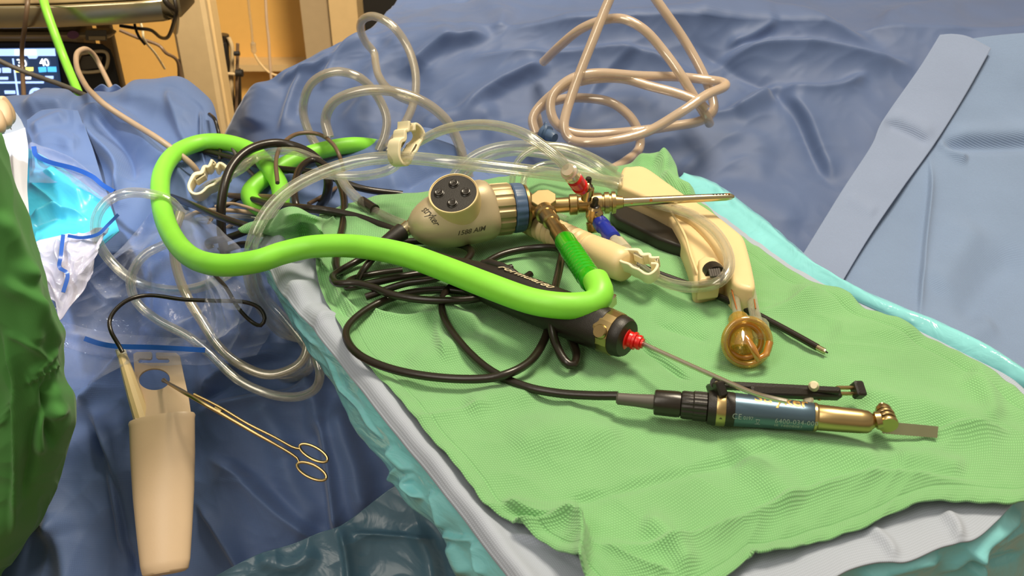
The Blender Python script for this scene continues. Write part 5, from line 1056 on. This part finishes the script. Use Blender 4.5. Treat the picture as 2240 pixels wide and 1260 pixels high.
# ------------------------------------------------------------------ bone saw
sw = thing('bone_saw', 'slate and brass coloured bone saw with a small flat blade', 'surgical saw', P((1680, 900, .004)))
axw = Axis((1350, 872, .018), (1908, 924, .022))
def part(nm, pf, m_, seg=48, par=sw, **k):
    mb = MB(); mb.add(*axw.lathe(pf, seg, **k)); return mb.build(nm, m_, par, sharp=30)
part('cable_boot', [(1348, 9), (1352, 13), (1390, 14), (1420, 16), (1436, 17), (1438, 10)], M['grey'])
part('rear_coupling', [(1430, 20), (1432, 27), (1436, 28), (1480, 29), (1488, 28), (1490, 22)], M['black'])
part('twist_collar', [(1489, 22), (1490, 29), (1494, 31), (1515, 31), (1518, 33), (1545, 33), (1548, 28)], M['blackm'], 96, fl_amp=.05, fl_n=16)
part('neck', [(1546, 30), (1548, 36), (1556, 38), (1566, 39), (1568, 35)], M['blackm'])
rg = part('band_ring', [(1565, 35), (1566, 39), (1568, 39.6), (1584, 39.6), (1586, 39), (1587, 34)], G_)
part('rear_casing', [(1584, 34), (1586, 38), (1600, 37.6), (1614, 35)], M['blackm'])
cs = part('motor_casing', [(1603, 33), (1606, 36.8), (1650, 35.6), (1700, 34), (1750, 32), (1780, 30.5), (1784, 28)], M['sawb'])
part('nose_lip', [(1776, 27), (1779, 31.5), (1784, 31.5), (1788, 29)], M['gold'])
part('nose', [(1785, 27), (1788, 28.5), (1840, 27.5), (1880, 26.5), (1898, 25), (1906, 20), (1909, 12)], M['gold'])
text_mesh('Stryker', .0125, lambda x, y: axw.S(1646+x*3150, .66+y/.0105, 36.0-(x*3150)*.03), 'casing_print', M['print_g'], cs, bold=True)
text_mesh('6400-034-000', .0048, lambda x, y: axw.S(1692+x*3150, -.62+y/.0105, 34.8-(x*3150)*.035), 'casing_print', M['print_s'], cs, bold=False, spacing=1.1)
text_mesh('IR 18B08083', .0034, lambda x, y: axw.S(1692+x*3150, -.92+y/.0105, 34.8-(x*3150)*.035), 'casing_print', M['print_s'], cs, bold=False, spacing=1.1)
text_mesh('CE', .0050, lambda x, y: axw.S(1600+x*3150, -.55+y/.0105, 37.4), 'casing_print', M['print_s'], cs, bold=False, spacing=1.2)
text_mesh('0197', .0034, lambda x, y: axw.S(1624+x*3150, -.55+y/.0105, 36.8), 'casing_print', M['print_s'], cs)
w_ = lambda a, b: axw.S(a, b, 36.6)
for aa, bb in (((1651, -.48), (1660, -.48)), ((1652, -.50), (1654, -.72)), ((1659, -.50), (1657, -.72)), ((1654, -.72), (1657, -.72)), ((1650, -.80), (1661, -.80))):
    tube('bin_mark', np.array([w_(*aa), w_(*bb)]), 2, M['print_s'], cs, r=.00013, seg=6)
text_mesh('hall', .0055, lambda x, y: axw.S(1570+y*3000, .55-x/.0125, 39.9), 'ring_print', M['print_d'], rg, bold=True) if False else None
tri = [(1572, -.62), (1580, -.62), (1576, -.50)]; mk('ring_arrow', [axw.S(a_, b_, 40.0) for a_, b_ in tri], [(0, 1, 2)], M['print_d'], rg, False)
# head and blade
hx = P((1922, 918, .024))
rod('blade_neck', M['gold'], sw, (P((1904, 922, .022)), P((1928, 918, .024)), .0052, dict(prof=[(0, 1), (.3, .8), (.5, 1.1), (1, 1)])))
hup = unit(np.array([.10, .97, .12])); cH = P((1940, 921, .020))
for k_, (nm, h0, h1, rr_) in enumerate([('blade_disc', -.004, -.0005, 22), ('blade_disc', .0006, .003, 21), ('blade_disc', .004, .0062, 20.5), ('blade_dome', .0072, .013, 18)]):
    rod(nm, M['gold'], sw, (cH+hup*h0, cH+hup*h1, rr_*depth(cH)/F, dict(seg=40, prof=[(0, .94), (.2, 1), (.8, 1), (1, .93)] if nm == 'blade_disc' else [(0, 1), (.4, .98), (.7, .85), (.9, .5), (1, .2)])))
rod('blade_screw', G_, sw, (P((1938, 924, .0180))-hup*0, cH+hup*.0145, .0022, dict(seg=16)))
bA, bB = P((1930, 934, .012)), P((2052, 944, .010)); bu_ = unit(np.cross(unit(bB-bA), C0-bA)); bu_ = bu_ if bu_[2] > 0 else -bu_
bl = basis(bA, bB-bA, y=bu_); Lb = np.linalg.norm(bB-bA); hb_ = .0036
lp = [(0, -hb_), (0, hb_), (Lb*.98, hb_*.9), (Lb, hb_*.9), (Lb*.985, -hb_*1.05)]+[(Lb*.985-i*Lb*.98/40, -hb_*1.05-(.0004 if i % 2 else 0)) for i in range(1, 40)]
mb = MB(); mb.add(*outline([lp], .0007, bl, 0)); mb.build('saw_blade', M['blade'], sw)
# hand lever
def bar(nm, a, b, wpx, th, m_, par=sw, bev=.001):
    wa, wb_ = P(a), P(b); w2 = wpx*depth((wa+wb_)/2)/F; mb = MB(); mb.add(*boxv(basis((wa+wb_)/2, wb_-wa, z=(0, -.5, .86)), np.linalg.norm(wb_-wa), w2, th, bev)); return mb.build(nm, m_, par)
lv = bar('lever_arm', (1560, 842, .030), (1836, 856, .022), 15, .006, M['blackm'])
bar('lever_guard', (1640, 857, .030), (1836, 864, .017), 20, .007, M['blackm'])
rod('lever_hinge', M['blackm'], sw, (P((1568, 846, .024)), P((1568, 838, .034)), .0042, dict(seg=24)))
rod('hinge_pin', M['steel'], sw, (P((1568, 838.5, .034)), P((1568, 838, .0352)), .0014, dict(seg=16)))
bar('hinge_bracket', (1556, 856, .022), (1580, 850, .036), 20, .010, M['blackm'])
rod('slide_rod', G_, sw, (P((1830, 848, .022)), P((1872, 848, .020)), .0013), (P((1830, 861, .019)), P((1870, 861, .017)), .0013))
mb = MB(); mb.add(*boxv(basis(P((1877, 853, .019)), P((1890, 853, .018))-P((1870, 853, .019)), z=(0, -.5, .86)), .007, .0105, .008, .001)); mb.build('slide_end', M['blackm'], sw)
rod('slide_nub', M['ivory'], sw, (P((1780, 846, .026)), P((1780, 843, .031)), .0034, dict(seg=16, prof=[(0, 1), (.5, 1), (1, .6)]))); rod('slide_nub', M['ivory'], sw, (P((1768, 874, .020)), P((1768, 876, .018)), .0034, dict(seg=16, prof=[(0, .6), (.5, 1), (1, 1)])))
rod('guide_pin', G_, sw, (P((1792, 846, .024)), P((1792, 876, .016)), .0010, dict(seg=10)))

# ------------------------------------------------------------------ holster, pencil and forceps
HY = lambda y: YL(y)-.055
hs = thing('pencil_holster', 'white plastic holster hanging on the left blue drape', 'holster', P((358, 1250, HY(1250))))
hA, hB = (354, 905, HY(905)), (362, 1256, HY(1256)-.004)
axh = Axis(hA, hB, byy=True)
stn = [(914, 70), (918, 72), (926, 70.5), (1000, 69.5), (1080, 66), (1160, 60), (1230, 54), (1250, 50), (1255, 42)]
seg = 56
def shell(st, fl, mb, close):
    V, Fc = [], []
    for (y, r) in st:
        c = axh.c(y); q = r*depth(c)/F
        for j in range(seg):
            a_ = 2*math.pi*j/seg; V.append(c+q*(math.sin(a_)*axh.U2+.46*math.cos(a_)*axh.N2))
    n_ = len(st)
    for i in range(n_-1):
        for j in range(seg): a_, b_ = i*seg+j, i*seg+(j+1) % seg; Fc.append((a_, b_, b_+seg, a_+seg) if fl else (a_, a_+seg, b_+seg, b_))
    if close: Fc.append(tuple(range((n_-1)*seg, n_*seg)))
    mb.add(V, Fc)
axh.U2 = np.array([1., 0, 0]); axh.U2 = unit(axh.U2-axh.T*axh.U2.dot(axh.T)); axh.N2 = unit(np.cross(axh.T, axh.U2)); axh.N2 = axh.N2 if axh.N2[1] < 0 else -axh.N2
inner = [(y, r-4) for y, r in stn[::-1] if y < 1240]
mb = MB(); shell(stn+[], True, mb, True); n0 = mb.n; shell(inner[::-1], False, mb, False)
for j in range(seg): a_, b_ = j, (j+1) % seg; mb.Fc.append((a_, n0+a_, n0+b_, b_))
mb.build('pouch', M['holster'], hs, sharp=50)
# back plate with hanging slot and round hole
pc = P((352, 842, HY(842)+.010)); dn = P((356, 905, HY(905)+.004))-P((350, 780, HY(780)+.020)); pm_ = basis(pc, np.array([1., 0, 0]), y=-unit(dn)); 
def tolocal(x, y):
    r = ray(x, y); nrm_ = pm_[:3, 2]; t = np.dot(pc-C0, nrm_)/np.dot(r, nrm_); q = C0+r*t-pc; return (q.dot(pm_[:3, 0]), q.dot(pm_[:3, 1]))
out_ = [(292, 776), (300, 771), (330, 771), (333, 773), (333, 783), (330, 787), (306, 786), (302, 790), (305, 795), (368, 795), (372, 791), (368, 786), (346, 786), (342, 783), (341, 775), (344, 772), (386, 773), (394, 780), (402, 820), (413, 870), (418, 905), (418, 925), (296, 925), (298, 880), (295, 820)]
hole = [(338+34*math.cos(t), 831+23.5*math.sin(t)) for t in np.linspace(0, 2*math.pi, 41)[:-1]]
mb = MB(); mb.add(*outline([[tolocal(*q) for q in out_], [tolocal(*q) for q in hole]], .0024, pm_, .0004)); mb.build('back_plate', M['holster'], hs)
rod('fold_ridge', M['holster'], hs, (P((312, 904, HY(904)+.0035)), P((420, 910, HY(910)+.0035)), .0012))
pn = thing('cautery_pencil', 'slim cream cautery pencil leaning in the white holster', 'cautery pencil', P((310, 920, HY(920))))
pA, pB = P((265, 770, HY(770)-.002)), P((326, 962, HY(962)+.004))
rod('barrel', M['cream'], pn, (pA, pB, 22*depth(pB)/F, dict(seg=10, prof=[(0, .38), (.02, .45), (.1, .52), (.5, .74), (1, .9)])), sharp=20)
rod('cord_socket', M['ivory'], pn, (pA-unit(pB-pA)*.003, pA+unit(pB-pA)*.004, .0045, dict(seg=16)))

fo = thing('ring_forceps', 'long slim brass coloured ring handled forceps through the holster hole', 'forceps', P((560, 930, HY(930))))
fa = [(358, 832, HY(832)+.002), (368, 838, HY(838)-.006), (420, 868, HY(868)-.034), (500, 914, HY(914)-.034), (560, 949, HY(949)-.032), (620, 982, HY(982)-.03), (650, 1002, HY(1002)-.03), (654, 1012, HY(1012)-.03), (648, 1018, HY(1018)-.03)]
tube('shank', fa, 7, M['gold'], fo, r=.00145, taper=[(0, 1.5), (.04, 1.0), (.3, 1.35), (.6, 1.1), (1, .8)])
tube('shank', [(424, 862, HY(862)-.033), (480, 890, HY(890)-.032), (540, 926, HY(926)-.031), (600, 956, HY(956)-.03), (640, 978, HY(978)-.03), (658, 982, HY(982)-.03)], 5, M['gold'], fo, r=.0012)
def ringloop(c, a_, b_, ang, nm):
    pts = [(c[0]+a_*math.cos(t)*math.cos(ang)-b_*math.sin(t)*math.sin(ang), c[1]+a_*math.cos(t)*math.sin(ang)+b_*math.sin(t)*math.cos(ang)) for t in np.linspace(0, 2*math.pi, 40)]
    w = np.array([P((x, y, HY(y)-.030)) for x, y in pts]); mb = MB(); mb.add(*sweep(w, .0013, 10)); return mb.build(nm, M['gold'], fo)
ringloop((682, 1031), 35, 14, .46, 'finger_ring'); ringloop((686, 991), 34, 13, .50, 'finger_ring')
rod('box_lock', M['gold'], fo, (P((470, 894, HY(894)-.034)), P((484, 902, HY(902)-.034)), .0026))

# ------------------------------------------------------------------ cords move with their instruments
for o in list(COL.objects):
    n_ = o.name.split('.')[0]
    if n_ in ('camera_cord', 'shaver_cord', 'saw_cord', 'pencil_cord'):
        attach(o, {'camera_cord': hd, 'shaver_cord': sv, 'saw_cord': sw, 'pencil_cord': pn}[n_]); o.name = 'cord'
